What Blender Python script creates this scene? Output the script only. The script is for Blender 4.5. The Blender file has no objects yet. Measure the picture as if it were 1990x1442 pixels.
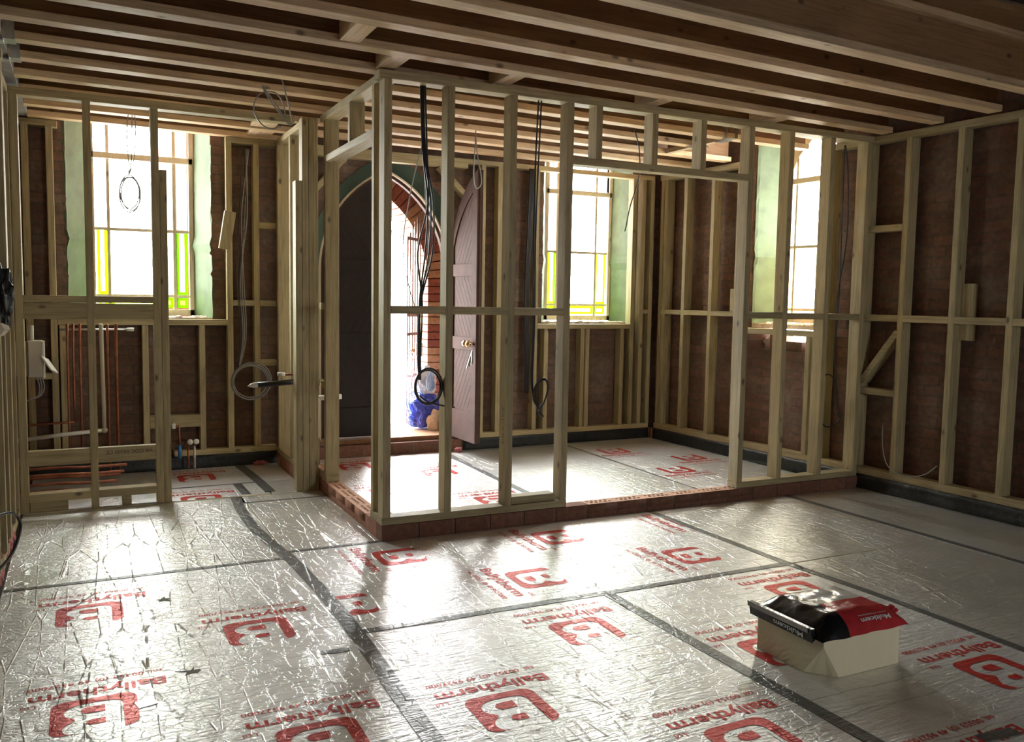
import bpy, bmesh, math, random
from mathutils import Vector, Matrix, noise
random.seed(7)
S = bpy.context.scene
COL = S.collection

# ------------------------------------------------------------------ camera
F_PX = 1675.0
cd = bpy.data.cameras.new('camera'); cam = bpy.data.objects.new('camera', cd); COL.objects.link(cam)
cd.sensor_width = 36.0; cd.sensor_fit = 'HORIZONTAL'; cd.lens = F_PX/1990*36.0; cd.clip_start = 0.05
AX = Vector((0.89635843, -0.02246844, 0.44276036))   # world axes seen from the camera (right, down, forward)
AY = Vector((-0.4430322, -0.08200324, 0.89274741))
AZ = Vector((0.01624915, -0.99637876, -0.08345854))
right = Vector((AX[0], AY[0], AZ[0])); down = Vector((AX[1], AY[1], AZ[1])); fwd = Vector((AX[2], AY[2], AZ[2]))
M = Matrix((right, -down, -fwd)).transposed().to_4x4()
M.translation = Vector((0, 0, 1.37))
cam.matrix_world = M
S.camera = cam

# ------------------------------------------------------------------ world, light, exposure
w = bpy.data.worlds.new('overcast_sky'); S.world = w; w.use_nodes = True
bg = w.node_tree.nodes['Background']; bg.inputs[0].default_value = (0.97, 0.985, 1.0, 1); bg.inputs[1].default_value = 42.0
S.view_settings.view_transform = 'Standard'; S.view_settings.look = 'None'
S.view_settings.gamma = 1.0; S.view_settings.exposure = 0.3; S.view_settings.use_curve_mapping = False

def portal(name, loc, rot, sx, sy):
    l = bpy.data.lights.new(name, 'AREA'); l.shape = 'RECTANGLE'; l.size = sx; l.size_y = sy
    l.cycles.is_portal = True
    o = bpy.data.objects.new(name, l); COL.objects.link(o); o.location = loc; o.rotation_euler = rot
    return o
P2 = math.pi/2
portal('portal_window_left', (0.42, 7.60, 2.0), (-P2, 0, 0), 0.95, 1.8)
portal('portal_doorway', (2.40, 8.5, 1.2), (-P2, 0, 0), 1.3, 2.6)
portal('portal_window_mid', (4.45, 7.60, 2.0), (-P2, 0, 0), 0.95, 1.8)
portal('portal_window_right', (5.74, 5.45, 1.95), (0, P2, 0.04), 2.1, 0.95)
portal('portal_rear_fill', (3.3, -3.33, 1.55), (P2, 0, 0), 0.6, 0.7)  # serves the added rear opening, fill light for camera-facing sides

# ------------------------------------------------------------------ materials
MATS = {}
def newmat(name):
    m = bpy.data.materials.new(name); m.use_nodes = True
    nt = m.node_tree; b = nt.nodes['Principled BSDF']
    MATS[name] = m
    return m, nt, b
def N(nt, t, **kw):
    n = nt.nodes.new(t)
    for k, v in kw.items():
        if isinstance(k, str) and hasattr(n, k): setattr(n, k, v)
    return n
def L(nt, a, b): nt.links.new(a, b)
def math_node(nt, op, a, b=None, c=None):
    n = nt.nodes.new('ShaderNodeMath'); n.operation = op
    for i, v in enumerate((a, b, c)):
        if v is None: continue
        if isinstance(v, (int, float)): n.inputs[i].default_value = v
        else: L(nt, v, n.inputs[i])
    return n.outputs[0]
def mixc(nt, fac, a, b, mode='MIX'):
    n = nt.nodes.new('ShaderNodeMix'); n.data_type = 'RGBA'; n.blend_type = mode
    for s, v in ((n.inputs[0], fac), (n.inputs[6], a), (n.inputs[7], b)):
        if isinstance(v, (int, float)): s.default_value = v
        elif isinstance(v, tuple): s.default_value = (*v, 1) if len(v) == 3 else v
        else: L(nt, v, s)
    return n.outputs[2]
def mapping(nt, scale, coord='Object', loc=(0, 0, 0)):
    tc = nt.nodes.new('ShaderNodeTexCoord'); mp = nt.nodes.new('ShaderNodeMapping')
    mp.inputs['Scale'].default_value = scale; mp.inputs['Location'].default_value = loc
    L(nt, tc.outputs[coord], mp.inputs[0]); return mp
def noise_n(nt, vec, scale, detail=3, rough=0.55, dist=0.0):
    n = nt.nodes.new('ShaderNodeTexNoise'); n.inputs['Scale'].default_value = scale
    n.inputs['Detail'].default_value = detail; n.inputs['Roughness'].default_value = rough
    n.inputs['Distortion'].default_value = dist
    if vec is not None: L(nt, vec, n.inputs['Vector'])
    return n
def ramp(nt, fac, stops):
    r = nt.nodes.new('ShaderNodeValToRGB'); cr = r.color_ramp
    while len(cr.elements) < len(stops): cr.elements.new(0.5)
    for e, (p, c) in zip(cr.elements, stops): e.position = p; e.color = (*c, 1)
    L(nt, fac, r.inputs[0]); return r.outputs[0]
def bump(nt, b, h, strength=0.3, dist=0.01):
    n = nt.nodes.new('ShaderNodeBump'); n.inputs['Strength'].default_value = strength
    n.inputs['Distance'].default_value = dist; L(nt, h, n.inputs['Height']); L(nt, n.outputs[0], b.inputs['Normal'])
    return n

def simple(name, col, rough=0.6, metal=0.0, nscale=0, namt=0.15, bumps=0.0, **kw):
    m, nt, b = newmat(name)
    b.inputs['Roughness'].default_value = rough; b.inputs['Metallic'].default_value = metal
    if nscale:
        tc = mapping(nt, (1, 1, 1)); n = noise_n(nt, tc.outputs[0], nscale, 4)
        lo = tuple(c*(1-namt) for c in col); hi = tuple(min(1, c*(1+namt)) for c in col)
        L(nt, ramp(nt, n.outputs[0], [(0.3, lo), (0.7, hi)]), b.inputs['Base Color'])
        if bumps: bump(nt, b, n.outputs[0], bumps)
    else: b.inputs['Base Color'].default_value = (*col, 1)
    for k, v in kw.items(): b.inputs[k].default_value = v
    return m

def wood(name, axis, base, dark, rough=0.62):
    """sawn softwood, grain along axis; knots; each board its own shade"""
    m, nt, b = newmat(name); b.inputs['Roughness'].default_value = rough
    oi = nt.nodes.new('ShaderNodeObjectInfo')
    tc = nt.nodes.new('ShaderNodeTexCoord')
    add = nt.nodes.new('ShaderNodeVectorMath'); add.operation = 'ADD'
    sc = nt.nodes.new('ShaderNodeVectorMath'); sc.operation = 'SCALE'
    comb = nt.nodes.new('ShaderNodeCombineXYZ'); comb.inputs[0].default_value = 3.1; comb.inputs[1].default_value = 7.7; comb.inputs[2].default_value = 5.3
    L(nt, comb.outputs[0], sc.inputs[0]); L(nt, oi.outputs['Random'], sc.inputs['Scale'])
    L(nt, tc.outputs['Object'], add.inputs[0]); L(nt, sc.outputs[0], add.inputs[1])
    mp = nt.nodes.new('ShaderNodeMapping'); s = [1, 1, 1]; s['XYZ'.index(axis)] = 0.05; mp.inputs['Scale'].default_value = s
    L(nt, add.outputs[0], mp.inputs[0])
    g = noise_n(nt, mp.outputs[0], 70, 4, 0.6, 0.6)
    col = ramp(nt, g.outputs[0], [(0.32, dark), (0.55, base), (0.8, tuple(min(1, c*1.12) for c in base))])
    mp2 = nt.nodes.new('ShaderNodeMapping'); s2 = [1, 1, 1]; s2['XYZ'.index(axis)] = 0.55; mp2.inputs['Scale'].default_value = s2
    L(nt, add.outputs[0], mp2.inputs[0])
    v = nt.nodes.new('ShaderNodeTexVoronoi'); v.inputs['Scale'].default_value = 7.5; L(nt, mp2.outputs[0], v.inputs['Vector'])
    k = ramp(nt, v.outputs['Distance'], [(0.05, (1, 1, 1)), (0.13, (0, 0, 0))])
    kc = tuple(c*0.42 for c in dark)
    col = mixc(nt, k, col, kc)
    lum = math_node(nt, 'MULTIPLY_ADD', oi.outputs['Random'], 0.28, 0.84)
    big = noise_n(nt, add.outputs[0], 3.0, 3)
    lum2 = math_node(nt, 'MULTIPLY', lum, math_node(nt, 'MULTIPLY_ADD', big.outputs[0], 0.5, 0.75))
    cc = nt.nodes.new('ShaderNodeCombineColor')
    for i in range(3): L(nt, lum2, cc.inputs[i])
    col = mixc(nt, 1.0, col, cc.outputs[0], 'MULTIPLY')
    L(nt, col, b.inputs['Base Color']); bump(nt, b, g.outputs[0], 0.25, 0.002)
    return m
ST = ((0.45, 0.375, 0.21), (0.31, 0.25, 0.13))
for a in 'XYZ': wood('stud_wood_'+a, a, *ST)
JT = ((0.80, 0.60, 0.38), (0.60, 0.41, 0.235))
for a in 'XY': wood('joist_wood_'+a, a, *JT)
wood('web_board', 'X', (0.30, 0.17, 0.08), (0.20, 0.11, 0.05), 0.7)
wood('web_board_Y', 'Y', (0.30, 0.17, 0.08), (0.20, 0.11, 0.05), 0.7)
wood('threshold_wood', 'X', (0.085, 0.05, 0.032), (0.05, 0.03, 0.02))
wood('window_paint', 'Z', (0.90, 0.78, 0.60), (0.84, 0.70, 0.52), 0.45)

def brick_mat(name, plane, c1, c2, mortar, lime=0.25, limec=(0.42, 0.36, 0.31), bw=0.225, rh=0.075):
    m, nt, b = newmat(name); b.inputs['Roughness'].default_value = 0.92
    tc = nt.nodes.new('ShaderNodeTexCoord'); sp = nt.nodes.new('ShaderNodeSeparateXYZ'); cb = nt.nodes.new('ShaderNodeCombineXYZ')
    L(nt, tc.outputs['Object'], sp.inputs[0])
    L(nt, sp.outputs['XYZ'.index(plane[0])], cb.inputs[0]); L(nt, sp.outputs['XYZ'.index(plane[1])], cb.inputs[1])
    wob = noise_n(nt, cb.outputs[0], 9, 3)
    vm = nt.nodes.new('ShaderNodeVectorMath'); vm.operation = 'MULTIPLY_ADD'
    L(nt, wob.outputs['Color'], vm.inputs[0]); vm.inputs[1].default_value = (0.03, 0.03, 0); L(nt, cb.outputs[0], vm.inputs[2])
    br = nt.nodes.new('ShaderNodeTexBrick'); br.inputs['Scale'].default_value = 1; br.inputs['Brick Width'].default_value = bw
    br.inputs['Row Height'].default_value = rh; br.inputs['Mortar Size'].default_value = 0.006; br.inputs['Mortar Smooth'].default_value = 0.3
    br.inputs['Color1'].default_value = (*c1, 1); br.inputs['Color2'].default_value = (*c2, 1); br.inputs['Mortar'].default_value = (*mortar, 1)
    L(nt, vm.outputs[0], br.inputs['Vector'])
    n1 = noise_n(nt, cb.outputs[0], 26, 5, 0.65); n2 = noise_n(nt, cb.outputs[0], 2.3, 4, 0.6)
    col = mixc(nt, ramp(nt, n2.outputs[0], [(0.50, (0, 0, 0)), (0.72, (lime*2,)*3)]), br.outputs['Color'], limec)
    col = mixc(nt, 0.7, col, ramp(nt, n1.outputs[0], [(0.3, (0.55, 0.55, 0.55)), (0.7, (1.25, 1.2, 1.15))]), 'MULTIPLY')
    L(nt, col, b.inputs['Base Color'])
    h = math_node(nt, 'SUBTRACT', math_node(nt, 'MULTIPLY', n1.outputs[0], 0.5), br.outputs['Fac'])
    bump(nt, b, h, 0.8, 0.012)
    return m
brick_mat('old_brick_XZ', 'XZ', (0.20, 0.115, 0.080), (0.135, 0.082, 0.06), (0.13, 0.10, 0.08), 0.3, (0.27, 0.23, 0.19))
brick_mat('old_brick_YZ', 'YZ', (0.23, 0.125, 0.09), (0.155, 0.09, 0.068), (0.15, 0.115, 0.09), 0.3, (0.30, 0.25, 0.21))
brick_mat('new_brick_XZ_shaded', 'XZ', (0.24, 0.115, 0.075), (0.19, 0.09, 0.06), (0.22, 0.15, 0.12), 0.1, (0.4, 0.25, 0.2), 0.225, 0.30)  # same brick as the YZ one, shade of camera-facing sides put into the colour
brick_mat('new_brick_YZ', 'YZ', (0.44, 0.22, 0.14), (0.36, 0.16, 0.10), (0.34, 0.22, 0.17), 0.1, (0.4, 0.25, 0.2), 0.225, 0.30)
brick_mat('porch_brick', 'XZ', (0.20, 0.06, 0.03), (0.16, 0.045, 0.022), (0.14, 0.075, 0.05), 0.0)
simple('cream_brick', (0.30, 0.165, 0.08), 0.9, 0, 30, 0.2, 0.4)
simple('red_voussoir', (0.19, 0.055, 0.028), 0.9, 0, 30, 0.25, 0.4)
simple('perforated_brick', (0.60, 0.36, 0.25), 0.9, 0, 50, 0.15, 0.3)
simple('stair_concrete', (0.30, 0.29, 0.27), 0.9, 0, 12, 0.2, 0.3)
simple('green_plaster', (0.10, 0.135, 0.07), 0.75, 0, 7, 0.22, 0.25)
simple('dark_green_paint', (0.035, 0.07, 0.045), 0.6, 0, 7, 0.2)
simple('rough_plaster', (0.62, 0.50, 0.43), 0.95, 0, 25, 0.25, 0.9)
simple('black_membrane', (0.012, 0.015, 0.016), 0.45, 0, 20, 0.4, 0.9)
simple('black_rubber', (0.012, 0.012, 0.013), 0.38)
simple('grey_cable_sheath', (0.30, 0.29, 0.28), 0.4)
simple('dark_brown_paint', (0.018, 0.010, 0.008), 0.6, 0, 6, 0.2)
simple('door_paint_lit', (0.085, 0.050, 0.040), 0.85, 0, 9, 0.14, 0.1, **{'Specular IOR Level': 0.15})  # same door paint as the dark leaf, daylight put into the lighter tone
simple('groove_shadow', (0.05, 0.03, 0.025), 0.8)
simple('brass', (0.80, 0.55, 0.25), 0.18, 1.0)
simple('steel_keys', (0.45, 0.45, 0.47), 0.3, 1.0)
simple('copper', (0.36, 0.14, 0.085), 0.42, 1.0, 20, 0.25)
simple('white_plastic', (0.80, 0.78, 0.73), 0.4)
simple('beige_plastic', (0.62, 0.57, 0.48), 0.45)
simple('blue_plastic', (0.03, 0.18, 0.5), 0.4)
simple('galvanised_steel', (0.62, 0.63, 0.62), 0.35, 0.8, 60, 0.15)
simple('blue_bag', (0.06, 0.09, 0.55), 0.45, 0, 9, 0.35, 0.5)
simple('white_bag', (0.72, 0.74, 0.78), 0.5, 0, 9, 0.2, 0.5)
simple('cream_sack', (0.85, 0.68, 0.47), 0.7, 0, 9, 0.15, 0.5)
simple('pale_blue_cable', (0.35, 0.55, 0.85), 0.4)
simple('gate_paint', (0.35, 0.26, 0.24), 0.4, 0.2)
simple('pink_foam', (0.40, 0.12, 0.14), 0.9, 0, 40, 0.3, 0.6)
simple('light_gauge_tape', (0.45, 0.46, 0.47), 0.35, 0.5)
simple('foil_tear', (0.22, 0.20, 0.16), 0.7)
simple('gravel_ground', (0.75, 0.73, 0.70), 0.95, 0, 20, 0.15)
simple('yellow_stain', (0.55, 0.48, 0.22), 0.5)
simple('ink_black', (0.05, 0.045, 0.035), 0.8)
simple('print_white', (0.75, 0.74, 0.72), 0.35)
simple('bag_black', (0.012, 0.012, 0.013), 0.22, 0, 14, 0.3, 0.5)
simple('bag_red', (0.50, 0.035, 0.04), 0.25, 0, 14, 0.2, 0.5)
simple('bag_clear', (0.62, 0.60, 0.54), 0.2, 0, 10, 0.2, 0.5)
simple('bag_grey', (0.40, 0.40, 0.38), 0.3, 0, 14, 0.2, 0.3)

def foam():
    m, nt, b = newmat('pir_foam'); b.inputs['Roughness'].default_value = 0.95
    tc = mapping(nt, (1, 1, 0.25)); n = noise_n(nt, tc.outputs[0], 160, 4, 0.7)
    n2 = noise_n(nt, tc.outputs[0], 14, 3)
    L(nt, mixc(nt, ramp(nt, n2.outputs[0], [(0.4, (0, 0, 0)), (0.7, (0.5,)*3)]), (0.90, 0.83, 0.58), (0.82, 0.74, 0.48)), b.inputs['Base Color'])
    bump(nt, b, n.outputs[0], 0.6, 0.004)
foam()

def foil(name, base, metal, rough, crease=1.0, red=False):
    """crinkled aluminium facing: fine crackle, creases running across, ridges running away"""
    m, nt, b = newmat(name)
    tc = nt.nodes.new('ShaderNodeTexCoord'); sp = nt.nodes.new('ShaderNodeSeparateXYZ')
    geo = nt.nodes.new('ShaderNodeNewGeometry'); L(nt, geo.outputs['Position'], sp.inputs[0]); P = geo.outputs['Position']
    n_big = noise_n(nt, P, 1.3, 3); n_mid = noise_n(nt, P, 10, 4, 0.6, 0.8)
    mpx = nt.nodes.new('ShaderNodeMapping'); mpx.inputs['Scale'].default_value = (0.35, 2.4, 1); L(nt, P, mpx.inputs[0])
    rip = noise_n(nt, mpx.outputs[0], 26, 3, 0.6, 0.4)
    mpy = nt.nodes.new('ShaderNodeMapping'); mpy.inputs['Scale'].default_value = (2.2, 0.28, 1); L(nt, P, mpy.inputs[0])
    vor = nt.nodes.new('ShaderNodeTexVoronoi'); vor.feature = 'DISTANCE_TO_EDGE'; vor.inputs['Scale'].default_value = 17
    nv = noise_n(nt, P, 14, 3); vm = nt.nodes.new('ShaderNodeVectorMath'); vm.operation = 'MULTIPLY_ADD'
    L(nt, nv.outputs['Color'], vm.inputs[0]); vm.inputs[1].default_value = (0.12, 0.12, 0); L(nt, P, vm.inputs[2]); L(nt, vm.outputs[0], vor.inputs['Vector'])
    crk = ramp(nt, vor.outputs['Distance'], [(0.0, (0, 0, 0)), (0.05, (1, 1, 1))])
    vor2 = nt.nodes.new('ShaderNodeTexVoronoi'); vor2.feature = 'DISTANCE_TO_EDGE'; vor2.inputs['Scale'].default_value = 5; L(nt, mpy.outputs[0], vor2.inputs['Vector'])
    ridge = ramp(nt, vor2.outputs['Distance'], [(0.0, (1, 1, 1)), (0.03, (0, 0, 0))])
    ridge = math_node(nt, 'MULTIPLY', ridge, ramp(nt, n_mid.outputs[0], [(0.45, (0, 0, 0)), (0.6, (1, 1, 1))]))
    # creases across (lines along X)
    yy = math_node(nt, 'ADD', sp.outputs[1], math_node(nt, 'MULTIPLY', n_big.outputs[0], 0.16))
    yy = math_node(nt, 'ADD', yy, math_node(nt, 'MULTIPLY', n_mid.outputs[0], 0.018))
    fr = math_node(nt, 'FRACT', math_node(nt, 'MULTIPLY', yy, 8.2))
    ln = math_node(nt, 'LESS_THAN', fr, 0.028)
    msk = noise_n(nt, mpx.outputs[0], 2.4, 2)
    ln = math_node(nt, 'MULTIPLY', ln, ramp(nt, msk.outputs[0], [(0.42, (0, 0, 0)), (0.52, (1, 1, 1))]))
    lnc = math_node(nt, 'MULTIPLY', ln, 0.75*crease)
    dirt = ramp(nt, n_big.outputs[0], [(0.3, (0.86, 0.85, 0.82)), (0.65, (1, 1, 1))])
    col = mixc(nt, 1.0, base, dirt, 'MULTIPLY')
    col = mixc(nt, lnc, col, tuple(c*0.25 for c in base))
    L(nt, col, b.inputs['Base Color'])
    b.inputs['Metallic'].default_value = metal
    L(nt, math_node(nt, 'MULTIPLY_ADD', n_mid.outputs[0], 0.16, rough-0.08), b.inputs['Roughness'])
    h = math_node(nt, 'MULTIPLY_ADD', rip.outputs[0], 0.75, math_node(nt, 'MULTIPLY', crk, 0.12))
    h = math_node(nt, 'MULTIPLY_ADD', n_mid.outputs[0], 0.7, h)
    h = math_node(nt, 'MULTIPLY_ADD', ridge, 0.55, h)
    h = math_node(nt, 'SUBTRACT', h, math_node(nt, 'MULTIPLY', ln, 0.4))
    bump(nt, b, h, 0.55, 0.012)
    return m
foil('foil_facing', (0.90, 0.90, 0.89), 0.62, 0.38)
foil('foil_facing_plain', (0.84, 0.84, 0.81), 0.75, 0.34, 0.35)
foil('red_print', (0.62, 0.045, 0.035), 0.35, 0.36, 0.5)
foil('foil_tape', (0.20, 0.205, 0.20), 0.7, 0.36, 0.0)

def glass_mat(name, col, alpha, rough=0.1):
    m, nt, b = newmat(name)
    out = nt.nodes['Material Output']
    tr = nt.nodes.new('ShaderNodeBsdfTransparent'); tr.inputs[0].default_value = (*col, 1)
    gl = nt.nodes.new('ShaderNodeBsdfGlossy'); gl.inputs['Roughness'].default_value = rough
    tl = nt.nodes.new('ShaderNodeBsdfTranslucent'); tl.inputs[0].default_value = (*col, 1)
    m1 = nt.nodes.new('ShaderNodeMixShader'); m1.inputs[0].default_value = alpha; L(nt, tr.outputs[0], m1.inputs[1]); L(nt, tl.outputs[0], m1.inputs[2])
    m2 = nt.nodes.new('ShaderNodeMixShader'); m2.inputs[0].default_value = 0.05; L(nt, m1.outputs[0], m2.inputs[1]); L(nt, gl.outputs[0], m2.inputs[2])
    L(nt, m2.outputs[0], out.inputs['Surface']); nt.nodes.remove(b)
    return m
glass_mat('clear_glass', (0.95, 0.95, 0.93), 0.1)
glass_mat('obscured_glass', (0.74, 0.69, 0.54), 0.45)
glass_mat('lime_glass', (0.30, 0.62, 0.02), 0.2)
glass_mat('lemon_glass', (0.72, 0.88, 0.25), 0.2)
glass_mat('cobalt_glass', (0.01, 0.03, 0.7), 0.2)

# ------------------------------------------------------------------ mesh helpers
class B:
    def __init__(s): s.bm = bmesh.new()
    def box(s, x0, x1, y0, y1, z0, z1):
        vs = [s.bm.verts.new((x, y, z)) for z in (z0, z1) for y in (y0, y1) for x in (x0, x1)]
        for f in ((0, 2, 3, 1), (4, 5, 7, 6), (0, 1, 5, 4), (2, 6, 7, 3), (0, 4, 6, 2), (1, 3, 7, 5)): s.bm.faces.new([vs[i] for i in f])
        return s
    def beam(s, p, q, w, h, up=(0, 0, 1)):
        """bar between p and q, section w (across) by h (along up)"""
        p = Vector(p); q = Vector(q); d = (q-p).normalized(); u = Vector(up); sd = d.cross(u).normalized(); u = sd.cross(d).normalized()
        vs = []
        for c in (p, q):
            for a, b_ in ((-1, -1), (1, -1), (1, 1), (-1, 1)): vs.append(s.bm.verts.new(c+sd*a*w/2+u*b_*h/2))
        s.bm.faces.new(vs[0:4][::-1]); s.bm.faces.new(vs[4:8])
        for i in range(4): j = (i+1) % 4; s.bm.faces.new((vs[i], vs[j], vs[4+j], vs[4+i]))
        return s
    def tube(s, pts, r, n=8, closed=False):
        pts = [Vector(p) for p in pts]; rings = []; m = len(pts); prev = None
        for i, p in enumerate(pts):
            a = pts[(i-1) % m] if (i > 0 or closed) else p; c = pts[(i+1) % m] if (i < m-1 or closed) else p
            d = (c-a); d = d.normalized() if d.length > 1e-9 else Vector((0, 0, 1))
            if prev is None: prev = d.orthogonal().normalized()
            u = (prev-d*prev.dot(d)); u = u.normalized() if u.length > 1e-6 else d.orthogonal().normalized(); prev = u; v = d.cross(u)
            rr = r[i] if isinstance(r, (list, tuple)) else r
            rings.append([s.bm.verts.new(p+(u*math.cos(t)+v*math.sin(t))*rr) for t in [2*math.pi*k/n for k in range(n)]])
        for i in range(m if closed else m-1):
            A = rings[i]; Bq = rings[(i+1) % m]
            for k in range(n): s.bm.faces.new((A[k], A[(k+1) % n], Bq[(k+1) % n], Bq[k]))
        if not closed: s.bm.faces.new(rings[0][::-1]); s.bm.faces.new(rings[-1])
        return s
    def sphere(s, c, r, sc=(1, 1, 1), sub=3, crumple=0.0, fs=3.0, seed=0):
        r0 = bmesh.ops.create_icosphere(s.bm, subdivisions=sub, radius=1)
        for v in r0['verts']:
            k = 1.0
            if crumple: k += crumple*noise.noise(v.co*fs+Vector((seed, seed*2, 0))) + 0.4*crumple*noise.noise(v.co*fs*2.7+Vector((0, seed, 3)))
            v.co = Vector((v.co.x*sc[0]*r*k, v.co.y*sc[1]*r*k, v.co.z*sc[2]*r*k))+Vector(c)
        return s
    def mesh(s, name):
        bmesh.ops.recalc_face_normals(s.bm, faces=s.bm.faces[:])
        me = bpy.data.meshes.new(name); s.bm.to_mesh(me); s.bm.free(); return me

OFF = {}   # world offset to remove from the coordinates of a thing's parts
def put(name, b, mat, parent=None, smooth=False, bevel=0.0, origin=None, label=None):
    me = b.mesh(name) if isinstance(b, B) else b
    co = [v.co for v in me.vertices]
    if origin is None:
        mn = Vector([min(c[i] for c in co) for i in range(3)]); mx = Vector([max(c[i] for c in co) for i in range(3)])
        origin = Vector(((mn.x+mx.x)/2, (mn.y+mx.y)/2, mn.z))
    origin = Vector(origin)
    me.transform(Matrix.Translation(-origin))
    o = bpy.data.objects.new(name, me); COL.objects.link(o)
    if mat: me.materials.append(MATS[mat] if isinstance(mat, str) else mat)
    if parent is not None:
        o.parent = parent
        o.location = origin-OFF.get(parent.name, Vector((0, 0, 0)))
    else: o.location = origin
    OFF[o.name] = origin
    if smooth:
        for p in me.polygons: p.use_smooth = True
    if bevel:
        md = o.modifiers.new('bevel', 'BEVEL'); md.width = bevel; md.segments = 2; md.limit_method = 'ANGLE'
    if label: o['label'] = label
    return o
def tag(o, label, cat, group=None):
    o['label'] = label; o['category'] = cat
    if group: o['group'] = group
    return o
def struct(o, label, cat='building'):
    o['kind'] = 'structure'; o['label'] = label; o['category'] = cat; return o
def thing(name, loc, label=None, cat=None, rz=0.0, group=None, local=False):
    o = bpy.data.objects.new(name, None); COL.objects.link(o); o.location = loc; o.rotation_euler = (0, 0, rz)
    o.empty_display_size = 0.1
    OFF[o.name] = Vector((0, 0, 0)) if local else Vector(loc)
    if label: tag(o, label, cat, group)
    return o
def fill2d(loops, depth, frame):
    """flat outline with holes, filled and extruded; frame maps (u, v, d) to 3D"""
    cu = bpy.data.curves.new('tmp', 'CURVE'); cu.dimensions = '2D'; cu.fill_mode = 'BOTH' if depth else 'FRONT'; cu.extrude = depth/2
    for lp in loops:
        sp = cu.splines.new('POLY'); sp.points.add(len(lp)-1); sp.use_cyclic_u = True
        for pt, (u, v) in zip(sp.points, lp): pt.co = (u, v, 0, 1)
    ob = bpy.data.objects.new('tmp', cu); COL.objects.link(ob)
    dg = bpy.context.evaluated_depsgraph_get(); me = bpy.data.meshes.new_from_object(ob.evaluated_get(dg))
    bpy.data.objects.remove(ob); bpy.data.curves.remove(cu)
    bm = bmesh.new(); bm.from_mesh(me); bpy.data.meshes.remove(me)
    bmesh.ops.remove_doubles(bm, verts=bm.verts[:], dist=1e-5)
    for v in bm.verts: v.co = Vector(frame(v.co.x, v.co.y, v.co.z+depth/2))
    b = B(); b.bm.free(); b.bm = bm; return b
def text_bm(body, size, x, y, off=0.0, width=None, align='LEFT', spacing=1.0):
    cu = bpy.data.curves.new('tmp', 'FONT'); cu.body = body; cu.size = size; cu.offset = off; cu.align_x = align; cu.space_character = spacing
    cu.resolution_u = 3
    ob = bpy.data.objects.new('tmp', cu); COL.objects.link(ob)
    dg = bpy.context.evaluated_depsgraph_get(); me = bpy.data.meshes.new_from_object(ob.evaluated_get(dg))
    bpy.data.objects.remove(ob); bpy.data.curves.remove(cu)
    if width:
        xs = [v.co.x for v in me.vertices]; k = width/(max(xs)-min(xs)); x0 = min(xs)
        for v in me.vertices: v.co.x = (v.co.x-x0)*k
    for v in me.vertices: v.co.x += x; v.co.y += y; v.co.z = 0
    return me
def arch(cx, w, zs, a, n=14, z0=None):
    """pointed arch outline: half width w, springing zs, centres a beyond the middle"""
    R = w+a; rt = []
    for i in range(n+1):
        t = i/n*math.acos(a/R); rt.append((cx-a+R*math.cos(t), zs+R*math.sin(t)))
    lf = [(2*cx-x, z) for x, z in rt[::-1]][1:]
    pts = rt+lf
    if z0 is not None: pts = [(cx+w, z0)]+pts+[(cx-w, z0)]
    return pts
def rnd(a, b): return random.uniform(a, b)
def smooth_pts(pts, n=6):
    pts = [Vector(p) for p in pts]; out = []
    for i in range(len(pts)-1):
        p0 = pts[max(i-1, 0)]; p1 = pts[i]; p2 = pts[i+1]; p3 = pts[min(i+2, len(pts)-1)]
        for k in range(n):
            t = k/n
            out.append(0.5*((2*p1)+(p2-p0)*t+(2*p0-5*p1+4*p2-p3)*t*t+(3*p1-p0-3*p2+p3)*t**3))
    out.append(pts[-1]); return out

# ================================================================== THE SETTING
struct(put('floor', B().box(-0.9, 6.4, -3.0, 7.55, -0.2, -0.1), 'stair_concrete'), 'grey concrete slab under the insulation boards', 'floor')
XZ = lambda y0: (lambda u, v, d: (u, y0+d, v))
def rect(u0, u1, v0, v1): return [(u0, v0), (u1, v0), (u1, v1), (u0, v1)]
DOORARCH = dict(cx=2.37, w=0.58, zs=1.6, a=0.333)
big_arch = arch(2.37, 0.70, 1.6, 0.333, z0=0.0)
def jag(pts, amp=0.012, step=0.05, seed=1):
    out = []
    for i in range(len(pts)):
        p = Vector((*pts[i], 0)); q = Vector((*pts[(i+1) % len(pts)], 0)); n = max(1, int((q-p).length/step))
        d = (q-p).normalized(); nn = Vector((-d.y, d.x, 0))
        for k in range(n):
            t = k/n; r = p.lerp(q, t)+nn*(amp*noise.noise(Vector((p.x*3+k*0.9, p.y*5+seed, i*3.3))) if k else 0)
            out.append((r.x, r.y))
    return out
W1 = jag(rect(-0.115, 0.915, 1.165, 2.86), 0.03, 0.04, 1); W2 = jag(rect(3.865, 4.87, 1.145, 2.86), 0.03, 0.04, 5)
struct(put('wall_far', fill2d([rect(-0.9, 6.3, -0.1, 2.92), W1, big_arch, W2], 0.32, XZ(7.2)), 'old_brick_XZ', origin=(0, 7.2, 0)), 'far wall of bare old brick with two window openings and a pointed doorway', 'wall')
TH = 0.0405; RW = (5.3687, 0, 0)
def rw(name): return thing(name, RW, rz=TH, local=True)
hole = jag(rect(5.05, 5.80, 0.965, 1.125), 0.04, 0.03, 9)
w3 = jag(rect(5.02, 5.88, 1.165, 3.05), 0.02, 0.04, 3)
o = put('wall_right', fill2d([rect(-3.0, 7.5, -0.1, 5.0), jag(rect(5.02, 5.88, 0.965, 3.05), 0.02, 0.04, 3)], 0.40, lambda u, v, d: (0.12+d, u, v)), 'old_brick_YZ', origin=(0, 0, 0))
o.location = RW; o.rotation_euler = (0, 0, TH); struct(o, 'right-hand wall of bare old brick with a tall window opening', 'wall')
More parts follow.
